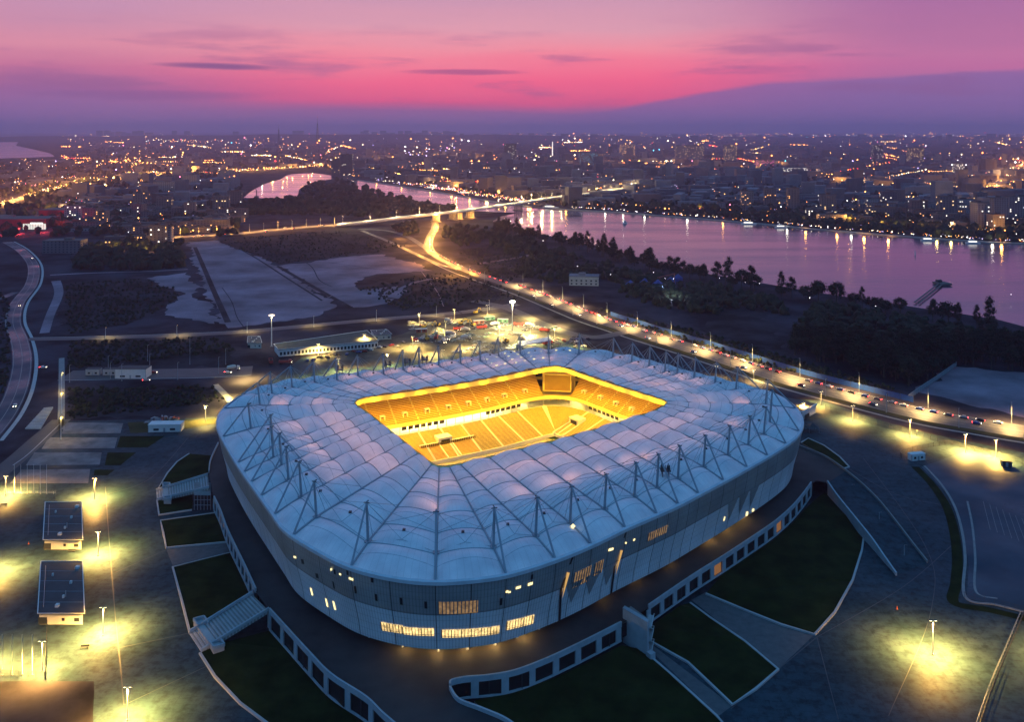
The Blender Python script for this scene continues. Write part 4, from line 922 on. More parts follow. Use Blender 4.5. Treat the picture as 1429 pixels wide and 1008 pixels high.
# ================================================================ SMALL BUILDINGS ON THE SITE
def kiosk(roof, zr, label, front):
    """roof: four roof-corner pixels (back left, back right, front right, front left)"""
    q = [P(x, y, zr) for x, y in roof]; c = sum(q, Vector()) / 4
    k = thing('kiosk', label, 'kiosk', (c.x, c.y, 0))
    w = [v.lerp(c, .07) for v in q]; MB().prism([(v.x, v.y) for v in w], 0, zr - .35).build('wall', MAT['cream'], k)
    rf = MB().prism([(v.x, v.y) for v in q], zr - .34, zr).build('roof', MAT['roof_dark'], k)
    ribbon([Vector((v.x, v.y, zr)) for v in q + [q[0]]], .3, 0, 'roof_edge', MAT['white'], parent=rf, h=.18, smooth=False)
    u = (q[1] - q[0]); v_ = (q[3] - q[0])
    for f_ in (.2, .4, .6, .8):
        a_, b_ = q[0] + v_ * f_, q[1] + v_ * f_; MB().tube([(a_.x, a_.y, zr + .01), (b_.x, b_.y, zr + .01)], .05, 3).build('roof_seam', MAT['steel'], rf)
    a_, b_ = q[0] + u * .12 + v_ * .1, q[0] + u * .12 + v_ * .9; MB().tube([(a_.x, a_.y, zr + .25), (b_.x, b_.y, zr + .25)], .09, 4).build('roof_pipe', MAT['steel'], rf)
    for a, b, s in ((.88, .15, 1.3), (.42, .88, 1.1), (.55, .72, .6), (.3, .3, .5), (.72, .45, .7)):
        p = q[0] + u * a + v_ * b; MB().box((p.x, p.y, zr), (s, s, .9)).build('roof_vent', MAT['white'], rf)
    p = q[0] + u * .6 + v_ * .7; MB().tube([(p.x, p.y, zr), (p.x, p.y, zr + 2)], .18, 5).build('flue', MAT['steel'], rf)
    f0, f1 = w[3], w[2]; d = (f1 - f0); nrm = Vector((d.y, -d.x, 0)).normalized() * .06
    for a, ww, z0, h, m, nm in ((.55, .035, 1.2, 1.0, 'dark', 'window'), (.08, .10, .1, 2.3, 'glass', 'door'), (.86, .06, 1.0, 1.2, 'glass', 'window')):
        a0 = f0.lerp(f1, a - ww) + nrm; a1 = f0.lerp(f1, a + ww) + nrm
        MB().face([(a0.x, a0.y, z0), (a1.x, a1.y, z0), (a1.x, a1.y, z0 + h), (a0.x, a0.y, z0 + h)]).build(nm, MAT[m], k)
    return k
kiosk([(63,701),(113.5,701),(115.5,754),(60,754)], 4.2, 'farther of two cream kiosks with dark flat roofs on the left plaza', None)
kiosk([(57,784),(115,784),(118,857),(52.5,857)], 4.2, 'nearer of two cream kiosks with dark flat roofs on the left plaza', None)
kiosk([(346,469.5),(363,469.5),(365.5,479),(345,479)], 4.0, 'small dark roofed hut left of the long low pavilion', None)
kiosk([(517,461),(540,460),(547,466.5),(522,468)], 4.0, 'small dark roofed hut at the far right end of the long pavilion', None)
q = [P(x, y, 5) for x, y in ((382,480.5),(512,461.5),(528.5,476),(388.5,488.5))]
c = sum(q, Vector()) / 4; lp = thing('pavilion', 'long low white pavilion with a dark flat roof and a row of windows', 'pavilion', (c.x, c.y, 0))
w = [v.lerp(c, .015) for v in q]; MB().prism([(v.x, v.y) for v in w], 0, 4.6).build('wall', MAT['white'], lp)
rf = MB().prism([(v.x, v.y) for v in q], 4.62, 5.0).build('roof', mat('pavilion_roof', (.06, .065, .05), .8, .3, .2), lp); ribbon([Vector((v.x, v.y, 5)) for v in q + [q[0]]], .5, 0, 'roof_edge', MAT['white'], parent=rf, h=.3, smooth=False)
for k in range(28):
    a0 = w[3].lerp(w[2], (k + .2) / 28); a1 = w[3].lerp(w[2], (k + .8) / 28); nn = Vector(((a1 - a0).y, -(a1 - a0).x, 0)).normalized() * .07
    MB().face([(a0 + nn).to_tuple()[:2] + (1.0,), (a1 + nn).to_tuple()[:2] + (1.0,), (a1 + nn).to_tuple()[:2] + (3.2,), (a0 + nn).to_tuple()[:2] + (3.2,)]).build('window', MAT['glass'], lp)
# gatehouse with white roof edge by the road on the right
q = [P(x, y, 5) for x, y in ((1088,552.5),(1140,564),(1119,576),(1082,566))]; c = sum(q, Vector()) / 4
gh = thing('gatehouse', 'low dark roofed gatehouse with a white roof edge behind the stadium corner', 'gatehouse', (c.x, c.y, 0))
MB().prism([(v.x, v.y) for v in [x.lerp(c, .05) for x in q]], 0, 4.6).build('wall', MAT['white'], gh); rf = MB().prism([(v.x, v.y) for v in q], 4.62, 5).build('roof', MAT['roof_dark'], gh)
ribbon([Vector((v.x, v.y, 5)) for v in q[1:3]], .9, 0, 'roof_edge', MAT['white'], parent=rf, h=.35, smooth=False); ribbon([Vector((v.x, v.y, 5)) for v in (q[2], q[3])], .9, 0, 'roof_edge', MAT['white'], parent=rf, h=.35, smooth=False)
MB().face([(q[2] + (q[1] - q[2]) * a).to_tuple()[:2] + (zz,) for a, zz in ((.2, .2), (.5, .2), (.5, 2.6), (.2, 2.6))]).build('door', MAT['glass'], gh)
# canopy shelter behind the far rim
q = [P(x, y, 6) for x, y in ((722,478),(768,471),(770,475.5),(726,484))]; c = sum(q, Vector()) / 4
cn_ = thing('canopy', 'flat pale entrance canopy on posts behind the far rim of the stadium', 'canopy', (c.x, c.y, 0)); MB().prism([(v.x, v.y) for v in q], 6, 6.6).build('roof', MAT['rim'], cn_)
for v in q: v2 = v.lerp(c, .08); MB().tube([(v2.x, v2.y, 0), (v2.x, v2.y, 6)], .3, 6).build('post', MAT['white'], cn_)
# container and cabin in the right car park, dark tent by the stadium corner
def shed(x, y, sz, rz, name, m, label, cat, extra=None, group=None):
    p = P(x, y, 0); s = thing(name, label, cat, p, group)
    ca, sa = math.cos(rz), math.sin(rz); loc = lambda a, b: (p.x + a * ca - b * sa, p.y + a * sa + b * ca)
    MB().box((p.x, p.y, .15), (sz[0], sz[1], sz[2] - .15), rz).build('body', m, s)
    MB().box((p.x, p.y, sz[2]), (sz[0] + .25, sz[1] + .25, .16), rz).build('roof', MAT['roof_dark'] if extra == 'dark' else MAT['white'], s)
    for a in (-.25, .25): MB().box((*loc(a * sz[0], -sz[1] / 2 - .04), 1.0), (sz[0] * .16, .08, 1.1), rz).build('window', MAT['glass'], s)
    MB().box((*loc(0, -sz[1] / 2 - .04), .2), (1.0, .09, 2.1), rz).build('door', MAT['steel'], s)
    for a in (-.5, .5): MB().box((*loc(a * sz[0] * .98, -sz[1] / 2 * .98), 0), (.25, .25, sz[2]), rz).build('corner_post', MAT['steel'], s)
    return s
shed(1279, 642, (7.5, 3, 3.2), .22, 'site_container', MAT['white'], 'white container by the gate at the top of the curved planting strip', 'container')
shed(1404, 651, (4.2, 3, 2.7), -.25, 'cabin', MAT['roof_dark'], 'small dark cabin at the top of the right car park', 'cabin', 'dark')
p = P(1127, 602, 0); tn_ = thing('tent', 'dark pointed tent beside the right corner of the stadium', 'tent', p)
for k in range(2):
    x0 = p.x + (k - .5) * 5.2; pk = (x0, p.y, 4.6); cs_ = [(x0 - 2.6, p.y - 2.6, 2.6), (x0 + 2.6, p.y - 2.6, 2.6), (x0 + 2.6, p.y + 2.6, 2.6), (x0 - 2.6, p.y + 2.6, 2.6)]
    m_ = MB(); [m_.face([cs_[i], cs_[(i + 1) % 4], pk]) for i in range(4)]; m_.build('tent_roof', MAT['roof_dark'], tn_)
    for c_ in cs_: MB().tube([(c_[0], c_[1], 0), c_], .06, 4).build('tent_pole', MAT['steel'], tn_)

# ================================================================ FENCES AND BARRIERS
def fence(px, label, h=2.0, step=3.0, z=0.0, m='dark_steel', pr=.06, smooth=True, rails=2, bars=True, group=None):
    pts = PX(px, z); pts = spline(pts) if smooth else pts
    c = sum(pts, Vector()) / len(pts); f = thing('fence', label, 'fence', (c.x, c.y, z), group)
    for k in range(rails):
        MB().tube([v + Vector((0, 0, h * (k + 1) / rails - .08)) for v in pts], pr * .7, 3, cap=False).build('rail', MAT[m], f)
    al = along(pts, step)
    for p, t in al[:300]: MB().tube([p, p + Vector((0, 0, h))], pr, 4).build('post', MAT[m], f)
    if bars:
        mb = MB()
        for p, t in along(pts, step / 8): mb.tube([p + Vector((0, 0, .1)), p + Vector((0, 0, h - .1))], pr * .35, 3, cap=False)
        tag(mb.build('bars', MAT[m], f), kind='stuff')
    return f
fence([(1152,572),(1200,588),(1245,600),(1290,612),(1325,621)], 'dark metal fence along the lit forecourt below the road', 3.2, 3.6, pr=.09)
fence([(1258,640),(1262,633),(1320,622),(1352,628),(1429,648),(1500,668)], 'dark metal fence along the top edge of the right car park', 2.4, 3.6, pr=.08)
fence([(1185,604),(1215,620),(1240,636),(1258,643)], 'low dark fence curving across the right forecourt', 1.4, 4, bars=False)
fence([(1346,835),(1390,846),(1429,856),(1500,878)], 'thin fence along the lower edge of the right car park', 2.2, 3.0, pr=.06)
fence([(1429,858),(1408,908),(1390,950),(1372,1000),(1360,1040)], 'double rail crowd barrier line at the lower right', 1.2, 2.4, m='dark_steel', pr=.12, bars=False)
fence([(1424,858),(1403,908),(1385,950),(1367,1000),(1355,1040)], 'inner pale rail of the crowd barrier line at the lower right', 1.1, 2.4, m='steel', pr=.09, bars=False)
fence([(-20,943),(20,946),(63,948)], 'railing along the top of the bare soil patch', 2.0, 2.6, smooth=False, pr=.08)
fence([(63,948),(64,905),(66,876)], 'dark fence running down from the nearer kiosk', 2.4, 2.5, smooth=False, pr=.10)
fence([(8,690),(45,690),(78,690)], 'pale railing between the flagpoles', 1.2, 3.0, m='white', bars=False, smooth=False)
fence([(78,690),(78,700),(77,712)], 'dark fence beside the farther kiosk', 2.2, 2.5, smooth=False)

rm_ = random.Random(4)
def marking(px, w, nm='painted_line', m='line', z=.05): ribbon(PX(px), w, z, nm, MAT[m], smooth=len(px) > 2)
marking([(150,690),(210,668),(262,612)], .25, 'paving_joint', 'dark_steel'); marking([(160,800),(232,768)], .25, 'paving_joint', 'dark_steel'); marking([(166,905),(262,885)], .25, 'paving_joint', 'dark_steel'); marking([(173,985),(290,930)], .25, 'paving_joint', 'dark_steel')
marking([(1140,890),(1260,820),(1330,760)], .25, 'paving_joint', 'dark_steel'); marking([(1020,990),(1140,890)], .3, 'paving_joint', 'dark_steel'); marking([(1140,890),(1170,1005)], .25, 'paving_joint', 'dark_steel'); marking([(1185,655),(1250,690),(1318,706)], .25, 'paving_joint', 'dark_steel'); marking([(1205,640),(1290,760),(1300,850),(1240,1000)], .22, 'paving_joint', 'dark_steel')
for k in range(9): marking([(1372 + k * 9, 700 + k * 4), (1382 + k * 10, 740 + k * 4)], .16, 'bay_line', 'line', .07)
for x, y in ((1252,851),(108,740),(40,760)):
    p = P(x, y); s = thing('traffic_cone', 'small orange cone alone on the plaza' if x > 1000 else 'small orange cone on the left plaza near the kiosks', 'cone', p, None if x > 1000 else 'cones on the left plaza'); MB().tube([p, p + Vector((0, 0, 1.1))], [.3, .06], 8).build('body', mat('cone_orange', (.6, .12, .03), .6, .05, 1), s); MB().box((p.x, p.y, 0), (.8, .8, .08)).build('base', MAT['dark_steel'], s)
for x, y, lab in ((118,906,'overturned dark bench on the lit plaza below the nearer kiosk'),(100,771,'dark bench beside the nearer corner of the farther kiosk'),(5,707,'dark bench at the left edge under the lamp')):
    p = P(x, y); s = thing('bench', lab, 'bench', p); MB().box((p.x, p.y, .42), (2.6, .6, .1), .1).build('seat', MAT['dark_steel'], s); MB().box((p.x, p.y + .35, .55), (2.6, .08, .5), .1).build('backrest', MAT['dark_steel'], s)
    for a in (-1.1, 1.1): MB().box((p.x + a, p.y + a * .1, 0), (.1, .55, .42), .1).build('leg', MAT['dark_steel'], s)
# ================================================================ FIELDS AND ROADS
sheet([(262,338),(303,335),(345,352),(386,371),(418,392),(452,414),(470,428),(440,442),(318,458),(300,440),(288,408),(272,372)], .05, 'sand_field', MAT['sand'])
sheet([(388,371),(470,360),(533,355),(575,366),(604,378),(560,381),(512,386),(494,396),(500,404),(556,399),(566,408),(540,424),(490,430),(462,418),(430,396)], .07, 'sand_field', MAT['sand'])
sheet([(300,335),(380,328),(470,321),(540,330),(566,343),(530,352),(470,358),(388,369),(345,350)], .05, 'scrub_field', MAT['scrub'])
sheet([(500,404),(545,388),(610,380),(660,384),(700,398),(730,418),(640,432),(560,434),(575,408)], .06, 'scrub_field', MAT['scrub'])
sheet([(92,396),(150,388),(205,390),(226,400),(255,408),(232,430),(180,452),(92,468),(80,440)], .05, 'scrub_field', MAT['scrub'])
sheet([(205,388),(262,380),(272,405),(292,440),(300,452),(230,440),(240,415),(222,402)], .04, 'sand_field', MAT['sand'])
ribbon(PX([(78,392),(82,410),(70,440),(62,465)]), [9, 8, 7, 7], .06, 'dirt_track', MAT['sand'])
ribbon(PX([(70,384),(130,381),(200,379),(262,376)]), 6, .07, 'dirt_track', MAT['sand'])
ribbon(PX([(272,345),(285,375),(300,410),(318,450)]), 5, .09, 'dirt_track', MAT['soil'])
ribbon(PX([(388,372),(440,402),(490,430)]), 5, .10, 'dirt_track', MAT['soil'])
ribbon(PX([(330,345),(360,362),(400,388),(450,420)]), 2.5, .09, 'dirt_track', MAT['soil'])
sheet([(560,395),(580,383),(610,386),(598,400),(570,411)], .11, 'water_filled_pit', MAT['water']) if False else None
ribbon(PX([(556,404),(580,394),(610,388)]), 5, .11, 'dirt_track', MAT['sand']); ribbon(PX([(520,390),(545,398),(530,412),(556,418)]), 4, .12, 'dirt_track', MAT['soil'])
# right hand field beyond the road, and the strip between road and river
sheet([(1282,548),(1335,512),(1429,520),(1560,540),(1560,610),(1429,583),(1340,562)], .04, 'sand_field', MAT['sand'])
sheet([(830,430),(900,440),(1000,470),(1090,498),(1180,525),(1262,548),(1262,556),(1180,541),(1090,517),(1000,487),(900,458)], .03, 'rough_strip', MAT['soil'])
sheet([(1000,430),(1060,420),(1085,470),(1110,500),(1040,480),(980,462)], .035, 'scrub_field', MAT['scrub'])
sheet([(640,352),(690,340),(725,350),(740,365),(690,372),(655,368)], .04, 'scrub_field', MAT['scrub'])
ribbon(PX([(668,368),(720,360),(760,352)]), 8, .05, 'dirt_track', MAT['sand'])
# main embankment road
ROAD = PX([(606,306),(607,318),(599,334),(600,349),(620,363),(650,377),(690,391),(740,408),(790,428),(830,444),(870,457),(910,470),(976,490),(1050,514),(1100,530),(1197,556),(1290,579),(1360,591.5),(1429,603),(1560,622)])
RC = spline(ROAD)
ribbon(RC, [12,12,13,14,16,18,20,21,22,22,23,23], .14, 'road', MAT['road'], smooth=False)
def lateral(pts, off):
    out = []
    for i, p in enumerate(pts):
        t = pts[min(i + 1, len(pts) - 1)] - pts[max(i - 1, 0)]; t.normalize(); out.append(p + Vector((-t.y, t.x, 0)) * off)
    return out
for off, nm, w in ((0, 'lane_line', .3), (9.6, 'lane_line', .25), (-9.6, 'lane_line', .25)):
    ribbon(lateral(RC[44:], off), w, .15, nm, MAT['line'], smooth=False)
for off in (4.8, -4.8):
    mb = MB()
    for p, t in along(lateral(RC[56:], off), 9): 
        s = Vector((-t.y, t.x, 0)) * .12; mb.face([p - s + Vector((0, 0, .152)), p + t * 3 - s + Vector((0, 0, .152)), p + t * 3 + s + Vector((0, 0, .152)), p + s + Vector((0, 0, .152))])
    mb.build('lane_dashes', MAT['line'], kind='structure')
ribbon(lateral(RC[30:], -13.2), 5.5, .05, 'verge', MAT['verge'], smooth=False); ribbon(lateral(RC[30:], -19), 2.2, .07, 'pavement', MAT['concrete'], smooth=False)
ribbon(PX([(872,464),(830,471),(790,464),(752,450),(727,438),(700,428),(660,420)]), 11, .13, 'slip_road', MAT['road'])
ribbon(PX([(600,350),(588,342),(568,330),(540,322),(500,320)]), 9, .135, 'slip_road', MAT['road'])
ribbon(PX([(640,376),(610,368),(575,352),(540,336),(505,322)]), 7, .12, 'slip_road', MAT['road'])
sheet([(760,425),(800,438),(838,452),(820,462),(790,456),(770,442),(752,430)], .06, 'grass_island', MAT['scrub'])
# left side roads
LR = PX([(10,338),(30,350),(46,370),(44,396),(24,424),(18,450),(27,476),(31,505),(24,543),(6,580),(-25,618)])
ribbon(LR, 12, .12, 'road', MAT['carpark']); LRC = spline(LR)
for off in (-5.2, 0, 5.2): ribbon(lateral(LRC, off), .35, .13, 'lane_line', MAT['line'], smooth=False)
ribbon(lateral(LRC, 8.6), 2.2, .08, 'pavement', MAT['pale_conc'], smooth=False)
ribbon(PX([(-20,425),(0,417),(22,408)]), 7, .11, 'road', MAT['carpark'])
R1 = PX([(38,474),(150,471.5),(300,466),(400,458),(520,447),(640,437),(722,425)]); ribbon(R1, 10, .11, 'road', MAT['road']); ribbon(lateral(spline(R1), 5.4), .8, .12, 'kerb_line', MAT['pale_conc'], smooth=False)
R2 = PX([(92,524),(200,522),(300,520),(352,517)]); ribbon(R2, 22, .09, 'yard_road', MAT['road']); ribbon(lateral(spline(R2), -12), .9, .10, 'kerb_line', MAT['pale_conc'], smooth=False)
ribbon(PX([(-40,690),(15,648),(55,613),(86,586)]), 10, .10, 'lane', MAT['road']); ribbon(PX([(18,650),(42,632),(84,592)]), .5, .12, 'kerb_line', MAT['pale_conc'])
ribbon(PX([(86,500),(86,545),(85,600)]), 3.5, .10, 'footpath', MAT['concrete'])
ribbon(PX([(300,537),(314,551),(322,562)]), 4, .10, 'footpath', MAT['concrete'])
sheet([(178,590),(300,584),(330,568),(312,590),(236,603),(182,605)], .05, 'verge', MAT['verge'])
for px in ([(92,590),(172,591),(168,605),(86,606)], [(68,611),(164,611),(160,626),(58,627)], [(48,632),(142,632),(139,649),(36,650)], [(30,656),(126,655),(123,675),(14,675)]):
    sheet(px, .06, 'paved_court', MAT['court'])
for px in ([(168,609),(230,609),(206,625),(163,625)], [(150,632),(190,632),(168,650),(146,650)], [(132,656),(160,656),(150,664),(131,664)]): sheet(px, .055, 'planting_bed', MAT['grass'])
sheet([(96,478),(300,472),(330,490),(322,512),(94,516)], .04, 'scrub_field', MAT['scrub']); sheet([(96,544),(298,541),(318,560),(290,578),(96,586)], .04, 'scrub_field', MAT['scrub'])
# lit construction yard surface behind the stadium
sheet([(430,500),(520,480),(600,452),(700,436),(770,452),(800,470),(760,480),(640,496),(480,516)], .08, 'construction_yard', mat('yard_gravel', (.022, .020, .017), .9, scale=.07, col2=(.085, .078, .062), detail=12, sharp=.12))

# tyre tracks and ridges over the open land
rk = random.Random(31)
for k in range(12):
    x, y = rk.uniform(110, 640), rk.uniform(345, 450); a = rk.choice(((60, 45), (70, -8), (40, 60), (90, 10), (-50, 30))); pts = [(x + a[0] * f + rk.uniform(-6, 6), y + a[1] * f + rk.uniform(-2, 2)) for f in (0, .35, .7, 1)]
    if max(q[1] for q in pts) > 462 or min(q[1] for q in pts) < 335: continue
    ribbon(PX(pts), rk.uniform(.6, 1.4), .115 + k * .002, 'tyre_track', MAT[rk.choice(('soil', 'sand', 'soil', 'scrub'))])
# ---------------------------------------------------------------- lamps of the roads and yard
gl = 'lamps along the embankment road'
for q, (p, t) in enumerate(along(lateral(RC[40:], -12), 38)):
    o = dup(P_DIM, p, math.atan2(t.y, t.x) + math.pi / 2, 'slim lamp post on the near kerb of the embankment road', gl, (1, 1, 1.15))
for q, (p, t) in enumerate(along(lateral(RC[52:], 13), 42)):
    o = dup(P_DIM, p, math.atan2(t.y, t.x) - math.pi / 2, 'slim lamp post on the river side of the embankment road', 'lamps on the river side of the road', (1, 1, 1.3))
    lamp_point(p + Vector((t.y * 6, -t.x * 6, 11)), 115000, (1, .60, .20), .4, spot=156)
for q, (p, t) in enumerate(along(RC[4:44], 48)): lamp_point(p + Vector((3, 3, 11)), 90000, ORA, .5)
for q, (p, t) in enumerate(along(spline(R1), 52, 60)):
    o = dup(P_STREET, p + Vector((0, -6, 0)), math.pi / 2, 'slim lamp post along the lit road behind the stadium', 'lamps along the back road', (1, 1, 1.0)); lamp_point(p + Vector((0, -5, 8.4)), 24000, (1, .68, .2), .3, spot=158)
for x, y in ((97,522),(151,508),(154,518),(170,520),(209,505),(248,518),(265,497),(305,510),(206,492),(265,480),(315,497)):
    post(P_DIM, x, y + 12, 11, 'thin tall lamp post beside the yard road on the left', 'thin posts by the yard road')
for px, py, w, lab in ((287,588,.5,'short yellow lamp at the bend of the plaza behind the left stadium corner'),(444,497,.6,'lamp post in front of the left end of the long pavilion'),(509,483,.6,'lamp post in front of the right end of the long pavilion'),(472,519,.3,'lamp post just behind the far left stadium rim'),(576,486,.5,'lamp post on the lit lawn left of the yard'),(618,506,.35,'lamp post close behind the far stadium rim'),(541,512,.35,'lamp post right behind the row of far masts'),(774,474,.5,'lamp post right of the entrance canopy'),(585,452,.3,'lamp post at the left back of the construction yard'),(634,446,.3,'lamp post at the back fence of the construction yard'),(680,440,.35,'lamp post at the right back of the construction yard'),(740,468,.5,'lamp post between the yard and the canopy'),(697,470,.5,'lamp post in the middle of the construction yard'),(622,464,.5,'lamp post among the parked machines'),(960,545,.4,'lamp post just behind the far right masts'),(1000,530,.4,'lamp post beyond the far right rim'),(1052,535,.4,'lamp post beyond the right rim near the gatehouse')):
    post(P_PLAZA, px, py, 8.5, lab, 'lamp posts behind the stadium', 0, K * .7 * w, (1, .68, .17), spot=155)
for px, py, ty, lab in ((379,484,440,'tall floodlight mast left of the long pavilion'),(715,461,421,'tall floodlight mast blazing over the construction yard')):
    p = P(px, py); h = (py - ty) * p.y / F; fm = thing('floodlight_mast', lab, 'floodlight mast', p); MB().tube([p, p + Vector((0, 0, h))], [.45, .25], 8).build('pole', MAT['pole_lit'], fm)
    MB().box((p.x, p.y, 0), (2, 2, .5)).build('base', MAT['concrete'], fm); c = p + Vector((0, 0, h)); MB().tube([c + Vector((math.cos(a) * 1.6, math.sin(a) * 1.6, 0)) for a in [k * math.pi / 6 for k in range(13)]], .15, 4).build('lamp_ring', MAT['steel'], fm)
    for k in range(8):
        a = k * math.pi / 4; MB().box((c.x + math.cos(a) * 1.6, c.y + math.sin(a) * 1.6, c.z - .5), (.9, .9, .7), a).build('lamp', MAT['lamp_w'] if px > 500 else emis('dim_lamp', (1, .8, .6), 2.5), fm)
    lamp_point(c - Vector((0, 0, 1.4)), 380000 if px > 500 else 16000, (1, .78, .3), 1.2)
for x, y, w in ((742, 462, 1), (650, 470, 1.0), (600, 478, 1.0), (700, 486, 1.3), (640, 490, 1.0), (560, 470, .5), (345, 512, .9), (330, 535, .8), (400, 525, .9), (470, 508, .7), (780, 440, .6), (540, 503, .6), (585, 497, .6), (430, 512, .7), (500, 500, .6), (800, 470, .5), (840, 478, .4), (310, 552, .4), (740, 430, .7)):
    lamp_point(P(x, y, 9), 110000 * w, (1, .68, .18), .6, spot=162)

# blue site fence along the river side of the road
MAT['blue'] = mat('blue_sheet_fence', (.008, .045, .22), .6, .2, .3)
bf = thing('site_fence', 'long blue sheet fence along the river side of the embankment road', 'fence', (200, 600, 0))
bl = lateral(RC[72:128], 17.5); al = [a for a in along(bl, 4.0) if True]
al = [(p, t) for p, t in al if p.x < P(1264, 555).x]
for p, t in al[:290]: MB().box((p.x, p.y, .1), (3.9, .12, 3.4), math.atan2(t.y, t.x)).build('fence_panel', MAT['blue'], bf)
for p, t in al[::2][:150]: q = p + t * 2; MB().box((q.x, q.y, 0), (.14, .3, 3.6), math.atan2(t.y, t.x)).build('post', MAT['dark_steel'], bf)
fence([(1268,558),(1282,548),(1306,532),(1335,511)], 'pale wall fence running from the road to the wood on the right', 3.0, 4, m='steel', pr=.2, bars=True, smooth=False)

# ---------------------------------------------------------------- vehicles
MAT['tail'] = emis('red_tail_light', (1, .04, .03), 30); MAT['head'] = emis('white_head_light', (1, .85, .6), 16); MAT['tyre'] = mat('tyre_rubber', (.015, .015, .015), .9, .1, 1)
CARC = {'white': (.6, .6, .6), 'silver': (.3, .31, .33), 'black': (.02, .02, .022), 'dark_red': (.25, .02, .02), 'blue': (.04, .08, .25), 'grey': (.12, .12, .13)}
for k, c in CARC.items(): MAT['car_' + k] = mat(k + '_car_paint', c, .3, .05, .5, metal=.2)
def wheels(par, xs, y, r=.33, w=.24):
    for x in xs:
        for s in (-1, 1): MB().tube([(x, s * y - w / 2, r), (x, s * y + w / 2, r)], r, 10).build('wheel', MAT['tyre'], par)
def proto_car(col):
    t = thing('car', col.replace('_', ' ') + ' car', 'car', (0, 0, 0))
    prof = [(-2.15, .35), (-2.2, .75), (-1.9, .95), (-1.45, 1.0), (-.95, 1.45), (.55, 1.48), (1.25, 1.0), (2.05, .85), (2.2, .6), (2.15, .35)]
    mb = MB(); n_ = len(prof)
    def ring(y, k): return [(x, y, .35 + (z - .35) * k) if z <= 1.0 else (x, y * .86, z) for x, z in prof]
    a = ring(-.88, 1); b = ring(.88, 1); mb.face(a[::1]); mb.face(b[::-1])
    for i in range(n_): j = (i + 1) % n_; mb.face([a[j], a[i], b[i], b[j]])
    mb.build('body', MAT['car_' + col], t)
    mb = MB()
    for s in (-1, 1):
        y = s * .84; q = [(-1.3, y, 1.04), (1.05, y, 1.04), (.5, y * .93, 1.40), (-.9, y * .93, 1.38)]; mb.face(q if s < 0 else q[::-1])
    mb.build('side_window', MAT['glass'], t)
    MB().face([(1.2, -.68, 1.06), (1.2, .68, 1.06), (.62, .64, 1.47), (.62, -.64, 1.47)]).build('windscreen', MAT['glass'], t)
    MB().face([(-1.46, .66, 1.06), (-1.46, -.66, 1.06), (-1.0, -.62, 1.44), (-1.0, .62, 1.44)]).build('rear_window', MAT['glass'], t)
    for s in (-1, 1):
        MB().box((-2.2, s * .62, .62), (.1, .42, .24)).build('tail_light', MAT['tail'], t); MB().box((2.17, s * .62, .55), (.1, .38, .18)).build('headlight', MAT['head'], t)
    wheels(t, (-1.35, 1.35), .8); return t
CARS = {c: proto_car(c) for c in CARC}; CL = list(CARC); first = set()
def car(p, rz, label, group, col=None):
    c = col or random.choice(CL)
    if c in first: return dup(CARS[c], p, rz, label.format(c.replace('_', ' ')), group)
    first.add(c); o = CARS[c]; o.location = p; o.rotation_euler = (0, 0, rz); return tag(o, label.format(c.replace('_', ' ')), None, group)
def parked(o):   # engine off: lamps unlit
    for ch in o.children:
        if ch.name.split('.')[0] in ('tail_light', 'headlight'): ch.material_slots[0].link = 'OBJECT'; ch.material_slots[0].material = MAT['glass']
    return o
rc = random.Random(3)
qs = lateral(RC[52:], 6.6); acc = 0
for q, (p, t) in enumerate(along(qs, 8.0, 5)):
    if p.x > P(1398, 588).x: break
    if rc.random() < .20 or (P(1262, 556).x < p.x < P(1285, 567).x): continue
    car(p + Vector((rc.uniform(-.8, .8), rc.uniform(-.4, .4), .16)), math.atan2(t.y, t.x) + math.pi, '{} car queueing with red tail lights on the embankment road', 'queue of cars on the embankment road')
for q, (p, t) in enumerate(along(lateral(RC[56:], -4.2), 48, 20)):
    car(p + Vector((rc.uniform(-8, 8), 0, .16)), math.atan2(t.y, t.x), '{} car driving with lit headlights on the near lanes of the embankment road', 'cars on the near lanes of the embankment road')
for p, t in along(lateral(RC[8:52], 3), 13): 
    if rc.random() < .8: car(p + Vector((0, 0, .16)), math.atan2(t.y, t.x) + math.pi, '{} car in the queue below the bridge', 'queue of cars below the bridge')
for p, t in along(lateral(LRC, 3), 330, 200): car(p + Vector((0, 0, .14)), math.atan2(t.y, t.x), '{} car on the curving blue road at the left', 'cars on the left road')
def proto_truck(col, name, label, tank=None):
    t = thing(name, label, 'truck', (0, 0, 0)); m = mat(name + '_paint', col, .5, .1, .4)
    MB().prism([(2.6, -1.15), (4.3, -1.15), (4.3, 1.15), (2.6, 1.15)], .9, [3.0, 2.6, 2.6, 3.0]).build('cab', m, t)
    MB().face([(4.32, -1.0, 1.8), (4.32, 1.0, 1.8), (4.32, 1.0, 2.5), (4.32, -1.0, 2.5)]).build('windscreen', MAT['glass'], t)
    MB().box((0, 0, .75), (8.2, .9, .3)).build('chassis', MAT['dark_steel'], t)
    if tank: MB().tube([(-3.9, 0, 2.0), (-3.4, 0, 2.0), (.6, 0, 2.4), (2.0, 0, 2.5)], [.6, 1.15, 1.45, .8], 12).build('drum', m, t)
    else:
        MB().prism([(-4.1, -1.2), (2.3, -1.2), (2.3, 1.2), (-4.1, 1.2)], 1.1, 2.7, 0).build('tipper_body', m, t)
        MB().face([(-3.9, -1.05, 2.72), (2.1, -1.05, 2.72), (2.1, 1.05, 2.72), (-3.9, 1.05, 2.72)]).build('load', MAT['soil'], t)
    wheels(t, (-3.0, -1.8, 3.3), 1.05, .5, .35)
    for s in (-1, 1): MB().box((4.33, s * .85, 1.0), (.08, .35, .22)).build('headlight', MAT['head'], t)
    return t
